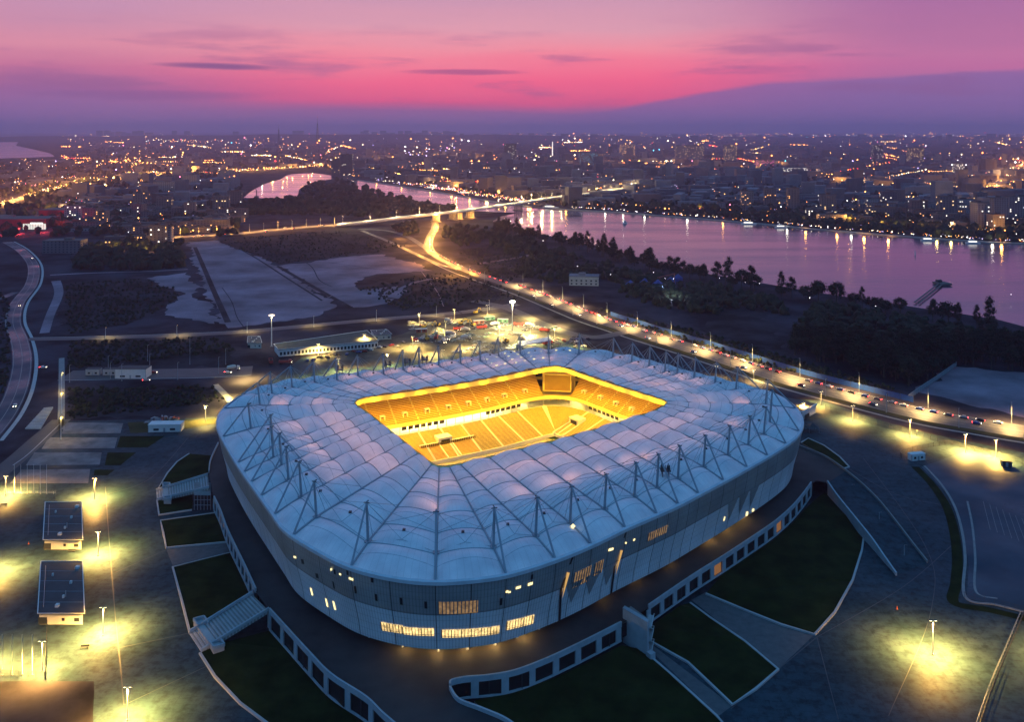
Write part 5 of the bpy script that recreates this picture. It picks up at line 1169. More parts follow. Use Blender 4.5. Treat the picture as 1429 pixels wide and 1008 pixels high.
def proto_digger(col, label):
    t = thing('excavator', label, 'excavator', (0, 0, 0)); m = mat('digger_paint', col, .5, .1, .4)
    for s in (-1, 1): MB().prism([(-1.9, s * 1.3 - .3), (1.9, s * 1.3 - .3), (1.9, s * 1.3 + .3), (-1.9, s * 1.3 + .3)], .05, .95).build('track', MAT['tyre'], t)
    MB().prism([(-2.0, -1.3), (1.0, -1.3), (1.0, 1.3), (-2.0, 1.3)], 1.0, [2.4, 2.0, 2.0, 2.4]).build('body', m, t)
    MB().box((.8, .7, 1.1), (1.4, 1.1, 2.0)).build('cab', MAT['glass'], t)
    MB().tube([(1.0, -.3, 1.7), (3.2, -.3, 4.8), (5.6, -.3, 4.0)], [.35, .35, .25], 6).build('boom', m, t); MB().tube([(5.6, -.3, 4.2), (6.6, -.3, 1.6)], [.25, .2], 6).build('arm', m, t)
    MB().prism([(6.2, -.9), (7.2, -.9), (7.2, .3), (6.2, .3)], .6, 1.7).build('bucket', MAT['dark_steel'], t); return t
TR = {'red': proto_truck((.45, .05, .04), 'tipper_truck', 'red tipper truck'), 'mixer': proto_truck((.55, .5, .45), 'mixer_truck', 'pale concrete mixer truck', True), 'dig': proto_digger((.55, .35, .04), 'yellow excavator')}
seen = set()
def veh(k, px, py, rz, label, group=None):
    p = P(px, py, .12)
    if k in seen: return dup(TR[k], p, rz, label, group)
    seen.add(k); o = TR[k]; o.location = p; o.rotation_euler = (0, 0, rz); return tag(o, label, None, group)
veh('red', 398, 508, .1, 'red tipper truck parked before the left end of the pavilion'); veh('mixer', 325, 517, .2, 'pale mixer truck on the yard road left of the stadium')
veh('red', 378, 507, 1.9, 'red tipper truck parked crosswise beside the pavilion hut')
for k, x, y, rz, lab in (('red',640,461,.2,'red tipper truck with its load at the left of the construction yard'),('red',672,459,.3,'red tipper truck in the middle of the construction yard'),('mixer',628,468,-.2,'pale mixer truck at the left of the construction yard'),('dig',660,455,2.4,'yellow excavator between the red trucks'),('dig',592,458,.3,'yellow excavator at the left back of the yard'),('mixer',690,455,.5,'pale mixer truck below the floodlight mast'),('red',724,455,-.4,'red tipper truck right of the floodlight mast'),('dig',664,438,.9,'yellow excavator behind the yard fence'),('mixer',650,474,.1,'pale mixer truck close behind the stadium masts'),('dig',706,478,-2.2,'yellow excavator near the entrance canopy'),('mixer',742,476,.8,'pale mixer truck beside the entrance canopy'),('red',760,463,2.6,'red tipper truck on the lit slope near the road')):
    veh(k, x, y, rz, lab)
# building material piles: pipes, boards, containers
rp_ = random.Random(11); MAT['heap'] = mat('rubble_pale', (.25, .24, .21), .9, .4, .5); MAT['container'] = mat('container_red', (.24, .06, .04), .6, .2, .3); MAT['container_g'] = mat('container_green', (.08, .22, .14), .6, .2, .3)
def heap(px, py, w, h, label, group, m='heap', n_=40):
    p = P(px, py); mb = MB()
    for k in range(n_):
        a = rp_.uniform(0, 6.28); r_ = rp_.random() ** .6; x = p.x + math.cos(a) * r_ * w; y = p.y + math.sin(a) * r_ * w * .7; hh = h * (1 - r_ * .8) * rp_.uniform(.5, 1.1)
        mb.box((x, y, 0), (rp_.uniform(.6, 3.2), rp_.uniform(.5, 1.6), max(.3, hh)), rp_.uniform(0, 3.1), k % 3)
    return mb.build('material_pile', [MAT[m], MAT['steel'], MAT['concrete']], label=label, cat='pile', group=group, kind='stuff')
gp = 'building material piles in the yard'
yard_ = [(rp_.uniform(570, 775), 0) for _ in range(46)]; yard_ = [(x, rp_.uniform(449, 494 if 640 < x < 720 else 480)) for x, _ in yard_]
for x, y in yard_: heap(x, y, rp_.uniform(2.5, 6), rp_.uniform(.8, 2.4), 'low heap of mixed building material in the lit construction yard', gp, rp_.choice(('heap', 'soil', 'container', 'soil', 'container_g', 'soil')), 24)
for x, y in ((612,470),(640,476),(655,468),(668,478),(690,480),(705,487),(660,488),(675,492),(640,492),(690,491),(720,484),(735,478),(612,461),(740,456),(752,458),(600,470),(722,468),(645,452)):
    heap(x, y, rp_.uniform(4, 8), rp_.uniform(1.2, 2.6), 'pale heap of building material in the lit construction yard', gp)
for x, y, c, rz, lab in ((668,452,'container',.3,'dark red shipping container at the back of the construction yard'),(683,447,'container_g',.4,'green shipping container at the back of the construction yard'),(702,450,'container_g',-.2,'green shipping container left of the floodlight mast'),(588,464,'container',.2,'dark red shipping container at the left of the yard')):
    shed(x, y, (9, 2.6, 2.8), rz, 'shipping_container', MAT[c], lab, 'container')
for k in range(13):
    x, y = rp_.uniform(575, 770), rp_.uniform(450, 482); veh(rp_.choice(('red', 'mixer', 'dig')), x, y, rp_.uniform(0, 6.28), 'work vehicle standing among the heaps of the construction yard', 'work vehicles in the yard')
for k in range(16): parked(car(P(430 + k * 9 + rp_.uniform(-3, 3), 503 - k * 1.5 + rp_.uniform(-2, 3), .12), rp_.uniform(0, 3), '{} car parked on the lit apron in front of the long pavilion', 'cars parked by the pavilion'))
for k in range(14): parked(car(P(775 + rp_.uniform(-14, 60), 478 + rp_.uniform(-8, 8), .12), rp_.uniform(0, 3), '{} car parked near the entrance canopy', 'cars parked by the canopy'))
shed(232, 601, (17, 6, 4), .05, 'site_container', MAT['white'], 'long white site cabin on the verge left of the stadium', 'cabin')
for x, y, lab in ((131,523,'white boxed trailer at the left of the yard road'),(155,523,'second pale trailer at the left of the yard road')): shed(x, y, (9, 4, 4), 0, 'trailer', MAT['pale_conc'], lab, 'trailer', 'dark')
shed(186, 526, (20, 9, 6), 0, 'site_cabin', MAT['white'], 'white two windowed cabin with a dark roof on the yard road', 'cabin', 'dark')
car(P(214, 521, .12), 0.1, '{} car parked right of the white cabin on the yard road', None, 'dark_red'); car(P(204, 532, .12), .2, '{} car parked below the white cabin', None, 'silver'); car(P(60, 514, .12), .1, '{} car by the junction on the left road', None, 'white'); car(P(318, 521, .12), 0, '{} car beside the mixer truck', None, 'white')
heap(225, 587, 10, 2.2, 'low reddish heap behind the white site cabin', None, 'container', 30)
# stack of pale slabs beside the left road
sl = thing('slab_stack', 'rows of pale concrete slabs stacked beside the left road', 'slabs', P(48, 587))
for k in range(14):
    a, b = P(36 + k * 1.9, 599 - k * 2.1), P(57 + k * 1.3, 599 - k * 2.2); ribbon([a, b], 1.4, .0, 'slab', MAT['pale_conc'], parent=sl, h=.8, smooth=False)

# ================================================================ BRIDGE
BD = [P(x, y, z) for x, y, z in ((470,314,3),(520,308.5,8),(578,301.6,13),(640,294.6,14.5),(706,285.6,15),(773,275.6,15),(826,269.2,14),(868,263,12),(905,257,6))]
br = thing('bridge', 'long pale road bridge on grouped piers crossing the river', 'bridge', (BD[4].x, BD[4].y, 0))
BC = spline(BD); ribbon(BC, 20, -1.8, 'deck', MAT['pale_conc'], parent=br, smooth=False, h=1.8); ribbon(BC, 17, .06, 'roadway', MAT['concrete'], parent=br, smooth=False)
MAT['bridge_lit'] = emis('parapet_strip_light', (.85, .80, .50), .30)
for s in (-1, 1): ribbon(lateral(BC, s * 9.6), .5, 0, 'parapet', MAT['white'], parent=br, smooth=False, h=1.1)
for q, (x, y) in enumerate(((605,300),(633,297),(640,297),(660,294.5),(725,289),(788,283.5))):
    # pier under the deck: nearest deck point
    dp = min(BC, key=lambda v: abs(CX + F * v.x / v.y - x)); i = BC.index(dp); t = (BC[i + 1] - BC[i - 1]).normalized(); nn = Vector((-t.y, t.x, 0))
    pr_ = MB(); 
    for k in range(-2, 3): c = dp + nn * k * 4; pr_.tube([(c.x, c.y, -1), (c.x, c.y, dp.z - 1.7)], 1.3, 8)
    pi_ = pr_.build('pier', MAT['concrete'], br)
    ribbon([dp - nn * 11 - Vector((0, 0, dp.z)), dp + nn * 11 - Vector((0, 0, dp.z))], 5, 0, 'pier_foot', MAT['concrete'], parent=pi_, h=1.6, smooth=False)
    if q in (2, 3, 5): lamp_point((dp.x, dp.y - 12, 5), 40000, ORA, .6)
for p, t in along(lateral(BC, 8.6), 45, 10): 
    d_ = dup(P_STREET, p, math.atan2(t.y, t.x), 'slim lamp post on the bridge', 'lamps on the bridge'); lamp_point(p + Vector((0, -4, 8.5)), 60000, (1, .70, .28), .4)
WR = PX([(238,331.5),(290,329),(330,326.5),(380,321.5),(430,317),(470,314)]); ribbon(WR, 24, .3, 'road', MAT['court'])
for q, (p, t) in enumerate(along(spline(WR), 26, 10)):
    dup(P_STREET, p + Vector((0, 10, 0)), -1.5, 'slim lamp post on the orange lit approach road', 'lamps on the approach road'); lamp_point(p + Vector((0, 4, 9.5)), 40000, ORA, .5)
    for s in ((-5, 5) if q % 2 else ()): car(p + Vector((rc.uniform(-10, 10), s, .32)), math.atan2(t.y, t.x) + (math.pi if s > 0 else 0), '{} car on the orange lit approach road', 'cars on the approach road')
for x, y in ((588,341),(570,333),(596,356),(630,372),(560,324),(600,322)): lamp_point(P(x, y, 10), 70000, ORA, .6)

# ================================================================ TREES
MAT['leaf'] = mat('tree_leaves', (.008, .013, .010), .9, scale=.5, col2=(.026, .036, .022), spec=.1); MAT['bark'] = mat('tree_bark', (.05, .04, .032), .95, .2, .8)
rt = random.Random(5)
ICO = None
def ico(sub=1):
    bm = bmesh.new(); bmesh.ops.create_icosphere(bm, subdivisions=sub, radius=1); v = [tuple(x.co) for x in bm.verts]; f = [tuple(y.index for y in x.verts) for x in bm.faces]; bm.free(); return v, f
ICO1 = ico(1); ICO2 = ico(2)
def lump(mb, c, r, jit=.25, src=ICO1, flat=1.0, mi=0):
    b = len(mb.v)
    for x, y, z in src[0]:
        k = 1 + rt.uniform(-jit, jit); mb.v.append((c[0] + x * r * k, c[1] + y * r * k, c[2] + z * r * k * flat))
    for f in src[1]: mb.f.append(tuple(b + i for i in f)); mb.mi.append(mi); mb.uv += [(0, 0)] * 3
def leaves(mb, c, r, n_, s, flat=1.0):
    for _ in range(n_):
        d = Vector((rt.gauss(0, 1), rt.gauss(0, 1), rt.gauss(0, 1))).normalized() * r * rt.uniform(.75, 1.18); d.z *= flat
        p = Vector(c) + d; a = Vector((rt.gauss(0, 1), rt.gauss(0, 1), rt.gauss(0, 1))).normalized() * s * rt.uniform(.6, 1.2); b_ = a.orthogonal().normalized() * s * rt.uniform(.5, 1)
        mb.face([p - a, p + b_, p + a, p - b_])
def proto_tree(h, w, nl, conic=0.0):
    t = thing('tree', 'dark leafy tree', 'tree', (0, 0, 0)); th = h * rt.uniform(.26, .36)
    mb = MB().tube([(0, 0, -.1), (.1, 0, th * .6), (0, .1, h * .6)], [w * .055, w * .042, w * .02], 6)
    for k in range(5): a = k * 1.26 + rt.uniform(-.3, .3); mb.tube([(0, 0, th * .9 + k * .2), (math.cos(a) * w * .25, math.sin(a) * w * .25, h * rt.uniform(.5, .7))], [w * .025, w * .01], 4)
    mb.build('trunk', MAT['bark'], t)
    mb = MB()
    for k in range(nl):
        a = rt.uniform(0, 6.28); f = rt.random(); z = th * 1.1 + (h - th * 1.1) * f; rr = w * .5 * (math.sin(math.pi * (.18 + .72 * f)) ** .8) * (1 - conic * f)
        r_ = rt.uniform(.3, .5) * w * .5; c = (math.cos(a) * max(0, rr - r_ * .6), math.sin(a) * max(0, rr - r_ * .6), min(z, h - r_ * .7))
        lump(mb, c, r_ * .66, .4, ICO1, .85); leaves(mb, c, r_ * 1.05, 44, w * .045, .9)
    mb.build('crown', MAT['leaf'], t); return t
TREES = [proto_tree(13, 10, 18), proto_tree(15, 9, 18, .2), proto_tree(10, 10.5, 15), proto_tree(18, 7, 18, .45)]
tused = set()
def tree(p, s, label, group, k=None):
    k = rt.randrange(4) if k is None else k; z = rt.uniform(.9, 1.15) * s
    if k in tused: return dup(TREES[k], p, rt.uniform(0, 6.28), label, group, (s, s, z))
    tused.add(k); o = TREES[k]; o.location = p; o.rotation_euler = (0, 0, rt.uniform(0, 6.28)); o.scale = (s, s, z); return tag(o, label, None, group)
ntree = 0
SHORE = PX([(693,322),(720,330),(745,335),(775,341),(800,346),(835,356),(870,366),(905,378),(950,387),(1000,396),(1050,405),(1085,412),(1120,418),(1160,424),(1195,430),(1230,436),(1270,442),(1310,450),(1350,458),(1395,468)])
acc = 0
for p, t in along(SHORE, 8.5):
    if rt.random() < .14 or 1255 < proj(p)[0] < 1305: continue
    nn = Vector((-t.y, t.x, 0)); tree(p + nn * rt.uniform(-5, 6), rt.uniform(1.0, 1.6), 'dark tree in the row along the near river bank', 'trees along the near river bank'); ntree += 1
def inside(px, poly):
    x, y = px; c = False; j = len(poly) - 1
    for i in range(len(poly)):
        xi, yi = poly[i]; xj, yj = poly[j]
        if (yi > y) != (yj > y) and x < (xj - xi) * (y - yi) / (yj - yi) + xi: c = not c
        j = i
    return c
WOOD = [(1092,492),(1118,468),(1130,440),(1160,432),(1240,446),(1330,462),(1420,480),(1500,500),(1500,530),(1400,520),(1340,508),(1305,528),(1270,540),(1200,520),(1140,505)]
cand = []
while len(cand) < 420:
    x, y = rt.uniform(1085, 1500), rt.uniform(428, 542)
    if inside((x, y), WOOD): cand.append((x, y))
cand.sort(key=lambda c: -c[1])
nw = 0
filler = MB()
for x, y in cand:
    p = P(x, y)
    if nw < 290 - ntree and x < 1440: tree(p, rt.uniform(.85, 1.3), 'dark tree in the dense wood between the road and the river', 'trees of the dense wood'); nw += 1
    else:
        for k in range(3): lump(filler, (p.x + rt.uniform(-3, 3), p.y + rt.uniform(-3, 3), rt.uniform(3, 8)), rt.uniform(2.5, 4.5), .35, ICO1)
def scatter(poly, n_, rmin, rmax, mb, hmin=.4, leaf=0):
    xs = [q[0] for q in poly]; ys = [q[1] for q in poly]; k = 0; tries = 0
    while k < n_ and tries < n_ * 30:
        tries += 1; y = min(ys) + (max(ys) - min(ys)) * rt.random(); x = rt.uniform(min(xs), max(xs))
        if not inside((x, y), poly): continue
        p = P(x, y); r_ = rt.uniform(rmin, rmax); lump(mb, (p.x, p.y, r_ * rt.uniform(hmin, 1.2)), r_, .35, ICO1)
        if leaf: leaves(mb, (p.x, p.y, r_ * .8), r_, leaf, r_ * .16)
        k += 1
scatter([(690,328),(760,345),(850,372),(960,396),(1080,420),(1100,440),(1010,430),(960,425),(900,412),(860,395),(800,380),(740,372),(700,350),(650,330)], 420, 2.2, 5.2, filler, leaf=6)
scatter([(620,318),(690,318),(740,335),(770,360),(720,356),(690,340),(640,345),(618,332)], 220, 2.5, 5, filler, leaf=4)
scatter([(860,400),(960,420),(1020,428),(1000,440),(930,432),(870,415)], 90, 2, 4.5, filler, leaf=8)
scatter([(740,365),(790,370),(830,385),(800,398),(750,392),(720,385)], 110, 2, 4.5, filler, leaf=6)
tuft = MB()
for poly, n_ in (([(92,396),(205,390),(255,408),(232,430),(180,452),(92,468)], 700), ([(300,335),(470,322),(566,343),(530,352),(388,369)], 700), ([(500,404),(610,380),(700,398),(730,418),(560,434)], 500), ([(96,478),(300,472),(330,490),(94,516)], 500), ([(96,544),(298,541),(318,560),(96,586)], 450), ([(830,430),(1000,470),(1262,548),(1090,517),(900,458)], 700), ([(640,352),(690,340),(760,380),(700,395)], 350), ([(0,400),(14,430),(14,520),(0,560)], 120)):
    scatter(poly, n_, .5, 1.5, tuft, .2)
tuft.build('scrub_tufts', MAT['leaf'], kind='stuff', label='low dark scrub tufts over the open land', cat='scrub')
filler.build('woodland_canopy', MAT['leaf'], kind='stuff', label='dark scrub and low tree cover between the road and the river', cat='woodland')
isl = MB()
scatter([(430,258),(470,252),(490,257),(540,273),(600,287),(640,295),(600,298),(520,304),(470,302),(420,300),(330,300),(260,312),(250,300),(330,285),(400,280)], 900, 3.5, 8, isl)
scatter([(110,350),(170,342),(250,340),(268,356),(250,376),(180,378),(105,376)], 240, 3, 7, isl, leaf=4)
scatter([(60,300),(240,280),(330,282),(240,318),(140,328),(110,322)], 420, 3, 7, isl)
scatter([(545,316),(580,312),(585,326),(566,330)], 60, 2.5, 5, isl)
isl.build('island_woodland', MAT['leaf'], kind='stuff', label='low dark woodland on the flat island before the bridge', cat='woodland')
cov = MB()
bank_y = lambda x: min(FAR_BANK, key=lambda q: abs(q[0] - x))[1]
def fb(x):
    for (x0, y0), (x1, y1) in zip(FAR_BANK, FAR_BANK[1:]):
        if x0 <= x <= x1: return y0 + (y1 - y0) * (x - x0) / (x1 - x0)
    return 250 if x < 500 else 343
for k in range(2300):
    x = rt.uniform(500, 1470); y0 = fb(x); y = y0 - 3 - abs(rt.gauss(0, 16)) if rt.random() < .6 else rt.uniform(215, y0 - 4)
    if y < 205 or (x < 780 and y > y0 - 7): continue
    p = P(x, y); r_ = rt.uniform(3.5, 8); lump(cov, (p.x, p.y, r_ * rt.uniform(.5, 1.2)), r_, .3, ICO1)
for k in range(1500):
    x, y = rt.uniform(-20, 480), rt.uniform(206, 262) if rt.random() < .7 else rt.uniform(262, 330)
    if 335 < x and y > 236: continue
    if x < 85 and y < 224: continue
    p = P(x, y); r_ = rt.uniform(4, 9); lump(cov, (p.x, p.y, r_ * rt.uniform(.5, 1.1)), r_, .3, ICO1)
cov.build('city_tree_cover', MAT['leaf'], kind='stuff', label='dark tree cover between the houses of the far city', cat='tree cover')
# ================================================================ CITY BEYOND THE RIVER
rb = random.Random(21)
WALLS = [mat('city_wall', c, .85, .2, .05) for c in ((.16, .155, .18), (.11, .105, .125), (.24, .22, .24), (.08, .075, .095), (.16, .12, .125))]
ROOFS = [mat('city_roof', c, .9, .25, .05) for c in ((.06, .055, .055), (.10, .09, .09), (.09, .05, .04))]
WLIT = [emis('warm_city_window', (1, .62, .25), 3.0), emis('orange_city_window', (1, .45, .12), 3.0), emis('white_city_window', (1, .88, .72), 3.2), emis('violet_city_window', (.8, .6, 1), 2.2)]
MAT['win_dark'] = mat('unlit_city_window', (.035, .04, .055), .25, .2, .1)
def building(px, py, w, d, h, rz, label, group, cat='building', lit=.12, name='city_building', wall=None, floors=True, roofm=None, step=None, wl=None):
    p = P(px, py); p.y += d / 2
    b = thing(name, label, cat, p, group); ca, sa = math.cos(rz), math.sin(rz)
    loc = lambda a, c: (p.x + a * ca - c * sa, p.y + a * sa + c * ca)
    wm = wall or rb.choice(WALLS); rm = roofm or rb.choice(ROOFS)
    MB().box((p.x, p.y, 0), (w, d, h), rz).build('wall', wm, b)
    mb = MB().box((p.x, p.y, h), (w + .6, d + .6, .8), rz)
    mb.box((*loc(rb.uniform(-.3, .3) * w, 0), h + .8), (w * .22, d * .35, 2.4), rz)
    mb.box((*loc(rb.uniform(-.3, .3) * w, d * .2), h + .8), (2.5, 2.5, 1.6), rz)
    mb.build('roof', rm, b)
    if step: MB().box((*loc(w * .22, 0), h), (w * .5, d * .8, step), rz).build('upper_storeys', wm, b)
    nf = max(1, int(h / 3.2)); nc = max(2, int(w / 4.5)); nd = max(2, int(d / 4.5)); dark = MB(); li = MB()
    for f in range(nf):
        z = 1.2 + f * 3.2
        if z + 1.6 > h: break
        for face, cnt in ((0, nc), (1, nd), (2, nd)):
            for k in range(cnt):
                u = (k + .5) / cnt - .5; hw = .9
                if face == 0: a, c = (u * w - hw, -d / 2 - .06), (u * w + hw, -d / 2 - .06)
                elif face == 1: a, c = (w / 2 + .06, u * d - hw), (w / 2 + .06, u * d + hw)
                else: a, c = (-w / 2 - .06, u * d + hw), (-w / 2 - .06, u * d - hw)
                A, Cc = loc(*a), loc(*c); q = [(*A, z), (*Cc, z), (*Cc, z + 1.6), (*A, z + 1.6)]
                (li if rb.random() < lit else dark).face(q)
    if dark.v: tag(dark.build('windows', MAT['win_dark'], b), kind='stuff')
    if li.v: tag(li.build('lit_windows', wl or rb.choice(WLIT[:3]), b), kind='stuff')
    return b
# ---- buildings that can be picked out one by one
for a in ((85,354,48,22,16,.06,'large plain violet grey warehouse left of the wooded clump',.0),(218,346,20,14,30,.1,'dark apartment tower behind the wooded clump at the left',.12),(232,343,12,12,26,.1,'second dark apartment tower just right of the first above the clump',.1)):
    building(a[0], a[1], a[2], a[3], a[4], a[5], a[6], None, lit=a[7])
building(228, 268, 52, 30, 26, .05, 'big pale grain silo block left of the harbour', None, lit=0, wall=MAT['concrete']); building(264, 259, 44, 26, 30, .0, 'second pale silo block further right toward the harbour', None, lit=0, wall=MAT['concrete']); building(314, 249, 50, 26, 26, .0, 'third pale block at the near edge of the harbour', None, lit=.02, wall=MAT['concrete'])
building(483, 246, 40, 30, 75, .0, 'tallest dark twin tower at the river fork', None, lit=.03, wall=WALLS[3]); building(468, 246, 28, 26, 60, .0, 'lower of the two dark towers at the river fork', None, lit=.04, wall=WALLS[3])
building(1372, 322, 22, 18, 44, .15, 'tall rounded apartment tower on the far bank at the right', None, lit=.12, step=8); building(1393, 325, 20, 16, 28, .15, 'lower block beside the tall tower on the far bank at the right', None, lit=.14); building(1412, 306, 24, 18, 28, .1, 'mid height block right of the tall tower', None, lit=.12); building(1340, 302, 26, 14, 22, .0, 'pinkish lit block left of the tall tower', None, lit=.35, wall=WALLS[2])
building(1163, 313, 46, 16, 16, .02, 'broad hotel with an orange lit front on the far bank', None, lit=.35, wl=WLIT[1]); building(936, 266, 36, 16, 17, .0, 'pale glazed office block above the bridge end', None, lit=.35, wall=WALLS[2], wl=WLIT[3]); building(895, 270, 46, 20, 22, .0, 'dark long office block at the bridge end with a lit top', None, lit=.1, wall=WALLS[3])
building(876, 217, 90, 60, 70, .0, 'warm lit tower block in the middle of the city', None, lit=.3, wall=WALLS[2], wl=WLIT[1]); building(822, 231, 80, 40, 56, .0, 'dark glass block with a teal glow in the city', None, lit=.3, wall=WALLS[3], wl=emis('teal_city_window', (.1, .5, .8), 1.2)); building(963, 222, 150, 50, 75, .0, 'broad dark slab block on the skyline right of the centre', None, lit=.06); building(1020, 224, 60, 40, 80, .0, 'slim dark tower right of the broad slab', None, lit=.12)
building(712, 226, 60, 50, 90, .0, 'slim dark tower above the left end of the bridge', None, lit=.04); building(1226, 224, 45, 40, 80, .0, 'dark tower with a greenish top in the right part of the city', None, lit=.08); building(1280, 226, 70, 40, 70, .0, 'broad tower with scattered windows right of the green topped one', None, lit=.14); building(1340, 246, 30, 24, 44, .0, 'slim pale tower with a bright white side', None, lit=.3, wall=WALLS[2], wl=WLIT[2])
building(1110, 242, 90, 26, 22, .0, 'long low lit hall with rows of warm windows', None, lit=.5); building(1068, 232, 80, 30, 26, .0, 'pink lit low block right of the centre', None, lit=.4, wl=emis('pink_city_window', (1, .15, .5), 2)); building(1107, 278, 120, 18, 10, .0, 'long low terrace building behind the far embankment', None, lit=.1)
# red lit shopping centre at far left
MAT['redwall'] = mat('red_panel', (.42, .025, .03), .6, .15, .05); mallp = P(20, 318)
ml = thing('shopping_centre', 'wide red panelled shopping centre glowing red and white at the far left', 'shopping centre', mallp)
for x, y, w, d, h, m in ((20,318,100,50,14,'redwall'),(78,306,62,50,16,'redwall'),(-40,315,80,60,12,'redwall')):
    p = P(x, y); MB().box((p.x, p.y + d / 2, 0), (w, d, h)).build('wall', MAT[m], ml); MB().box((p.x, p.y + d / 2, h), (w + .5, d + .5, .6)).build('roof', ROOFS[1], ml)
p = P(48, 321); MB().box((p.x, p.y, 1), (36, 1.2, 9)).build('entrance_front', emis('white_entrance_glass', (.9, .95, .85), .9), ml)
for k in range(8): MB().box((p.x - 15 + k * 4.3, p.y - .8, 1), (.4, .3, 9)).build('mullion', MAT['steel'], ml)
MB().box((p.x + 4, p.y - .9, 10.2), (20, .5, 1.6)).build('sign_band', emis('white_sign', (.95, 1, .9), 2.2), ml)
for x, y, w in ((75,306,1.2),(10,322,1.0),(30,320,.8),(62,318,1.0),(95,312,.8)): lamp_point(P(x, y, 6) - Vector((0, 8, 0)), 60000 * w, (1, .05, .06), 1)
for x in (-6, 8, 18, 26): q = P(x, 322); MB().box((q.x, q.y, 2), (4, .4, 2.2)).build('red_sign', emis('red_sign_face', (1, .05, .05), 5), ml)
for x, y in ((160,340),(190,339),(212,343)): lamp_point(P(x, y, 8) - Vector((0, 14, 0)), 30000, (1, .5, .1), .8)
building(158, 340, 26, 14, 9, 0, 'low amber lit building behind the wooded clump', None, lit=.3, wl=WLIT[1]); building(190, 340, 28, 14, 10, 0, 'second amber lit building behind the wooded clump', None, lit=.3, wl=WLIT[1])
# hall with columns by the park, seen at the edge of the wood
building(816, 399, 30, 16, 9, -.12, 'pale flat roofed hall with a colonnade near the wood', None, cat='hall', lit=.04, wall=MAT['pale_conc'], roofm=WALLS[0])
# far bank and city, general stock: the nearest ones are single objects, the rest one mass
spec = []
def free(x, y, mar=10):
    if x > 495: return y < fb(x) - mar
    if x < 85 and y < 224: return False
    return not (330 < x < 480 and y > 235)
tries = 0
while len(spec) < 2600 and tries < 40000:
    tries += 1
    zone = rb.random()
    if zone < .72: x = rb.uniform(500, 1480); y = 193 + (fb(x) - 6 - 193) * rb.random() ** 1.25
    elif zone < .92: x = rb.uniform(-40, 500); y = 194 + 66 * rb.random() ** 1.3
    else: x = rb.uniform(100, 330); y = rb.uniform(262, 326)
    mar = 14 if x > 860 else 4
    if x > 495 and y > fb(x) - mar: continue
    if not free(x, y, 4): continue
    if 1080 < x < 1420 and y > fb(x) - 22 and rb.random() < .6: continue
    spec.append((x, y))
spec.sort(key=lambda q: -q[1])
def dims(x, y):
    r_ = rb.random(); far = y < 235
    if r_ < .62: h = rb.uniform(6, 13); w = rb.uniform(14, 42)
    elif r_ < .92: h = rb.uniform(14, 24); w = rb.uniform(18, 60)
    else: h = rb.uniform(28, 55); w = rb.uniform(18, 32)
    if x < 495: h *= .7
    return w, rb.uniform(11, 18), h
masses = {}
nind = 0
for x, y in spec:
    w, d, h = dims(x, y); rz = rb.choice((0.0, .12, -.2, .3, 1.2)) + rb.uniform(-.05, .05)
    if nind < 265:
        rz = rb.uniform(-.25, .25); tall = 'tall' if h > 26 else 'mid height' if h > 13.5 else 'low'
        side = 'of the city across the river' if x > 495 else 'among the lights left of the harbour'
        building(x, y, w, d, h, rz, f'{tall} dim block with few lit windows {side}', f'{tall} blocks {side}', lit=rb.choice((.03, .06, .1, .2))); nind += 1
    else:
        p = P(x, y); k = rb.randrange(3); mb = masses.setdefault(k, MB()); mb.box((p.x, p.y, 0), (w * 1.3, d * 1.4, h), rz, 0)
for k, mb in masses.items(): mb.build('distant_city_blocks', WALLS[(0, 1, 3)[k]], kind='stuff', label='mass of far off city blocks fading into the dusk haze', cat='city blocks')
# skyline blocks on the low ridge at the horizon
sk = MB()
for x in list(range(140, 180, 8)) + list(range(182, 215, 7)) + list(range(505, 640, 9)) + [246, 258, 330, 415, 420]:
    p = P(x + rb.uniform(-3, 3), 190.5); sk.box((p.x, p.y, 0), (rb.uniform(90, 170), 60, rb.uniform(80, 150)))
for x in range(650, 1480, 17): p = P(x + rb.uniform(-9, 9), rb.uniform(190, 198)); sk.box((p.x, p.y, 0), (rb.uniform(60, 130), 50, rb.uniform(40, 95)))
sk.build('skyline_blocks', WALLS[1], kind='stuff', label='row of dark blocks on the far skyline', cat='city blocks')
# long low ridge far off
rows = [[], [], []]
for k in range(81):
    x = -16000 + k * 400; hgt = 40 + 45 * math.exp(-((x + 2600) / 4200) ** 2) + 6 * math.sin(k * 1.3); rows[0].append((x, 11500, 0)); rows[1].append((x, 14500, hgt)); rows[2].append((x, 19000, 0))
MB().grid(rows).build('ridge', MAT['ground'], kind='structure')
# radio masts on the horizon
def mast(px, ytop, y, label):
    p = P(px, y); h = HC + (HZ - ytop) * p.y / F; t = thing('radio_mast', label, 'radio mast', p); w = h * .035
    for sx in (-1, 1):
        for sy in (-1, 1): MB().tube([(p.x + sx * w, p.y + sy * w, 0), (p.x + sx * w * .25, p.y + sy * w * .25, h * .78)], h * .006, 4).build('leg', MAT['dark_steel'], t)
    for k in range(1, 9): s = w * (1 - .083 * k); z = h * .0975 * k; MB().tube([(p.x - s, p.y - s, z), (p.x + s, p.y - s, z), (p.x + s, p.y + s, z), (p.x - s, p.y + s, z), (p.x - s, p.y - s, z)], h * .003, 3).build('brace', MAT['dark_steel'], t)
    MB().tube([(p.x, p.y, h * .76), (p.x, p.y, h)], [h * .007, h * .003], 5).build('antenna', MAT['dark_steel'], t)
    MB().blob((p.x, p.y, h), h * .008).build('warning_light', emis('red_beacon', (1, .1, .05), 3), t)
mast(443, 163, 205, 'taller red and dark radio mast on the left skyline'); mast(389, 174, 203, 'shorter radio mast left of the taller one on the skyline')
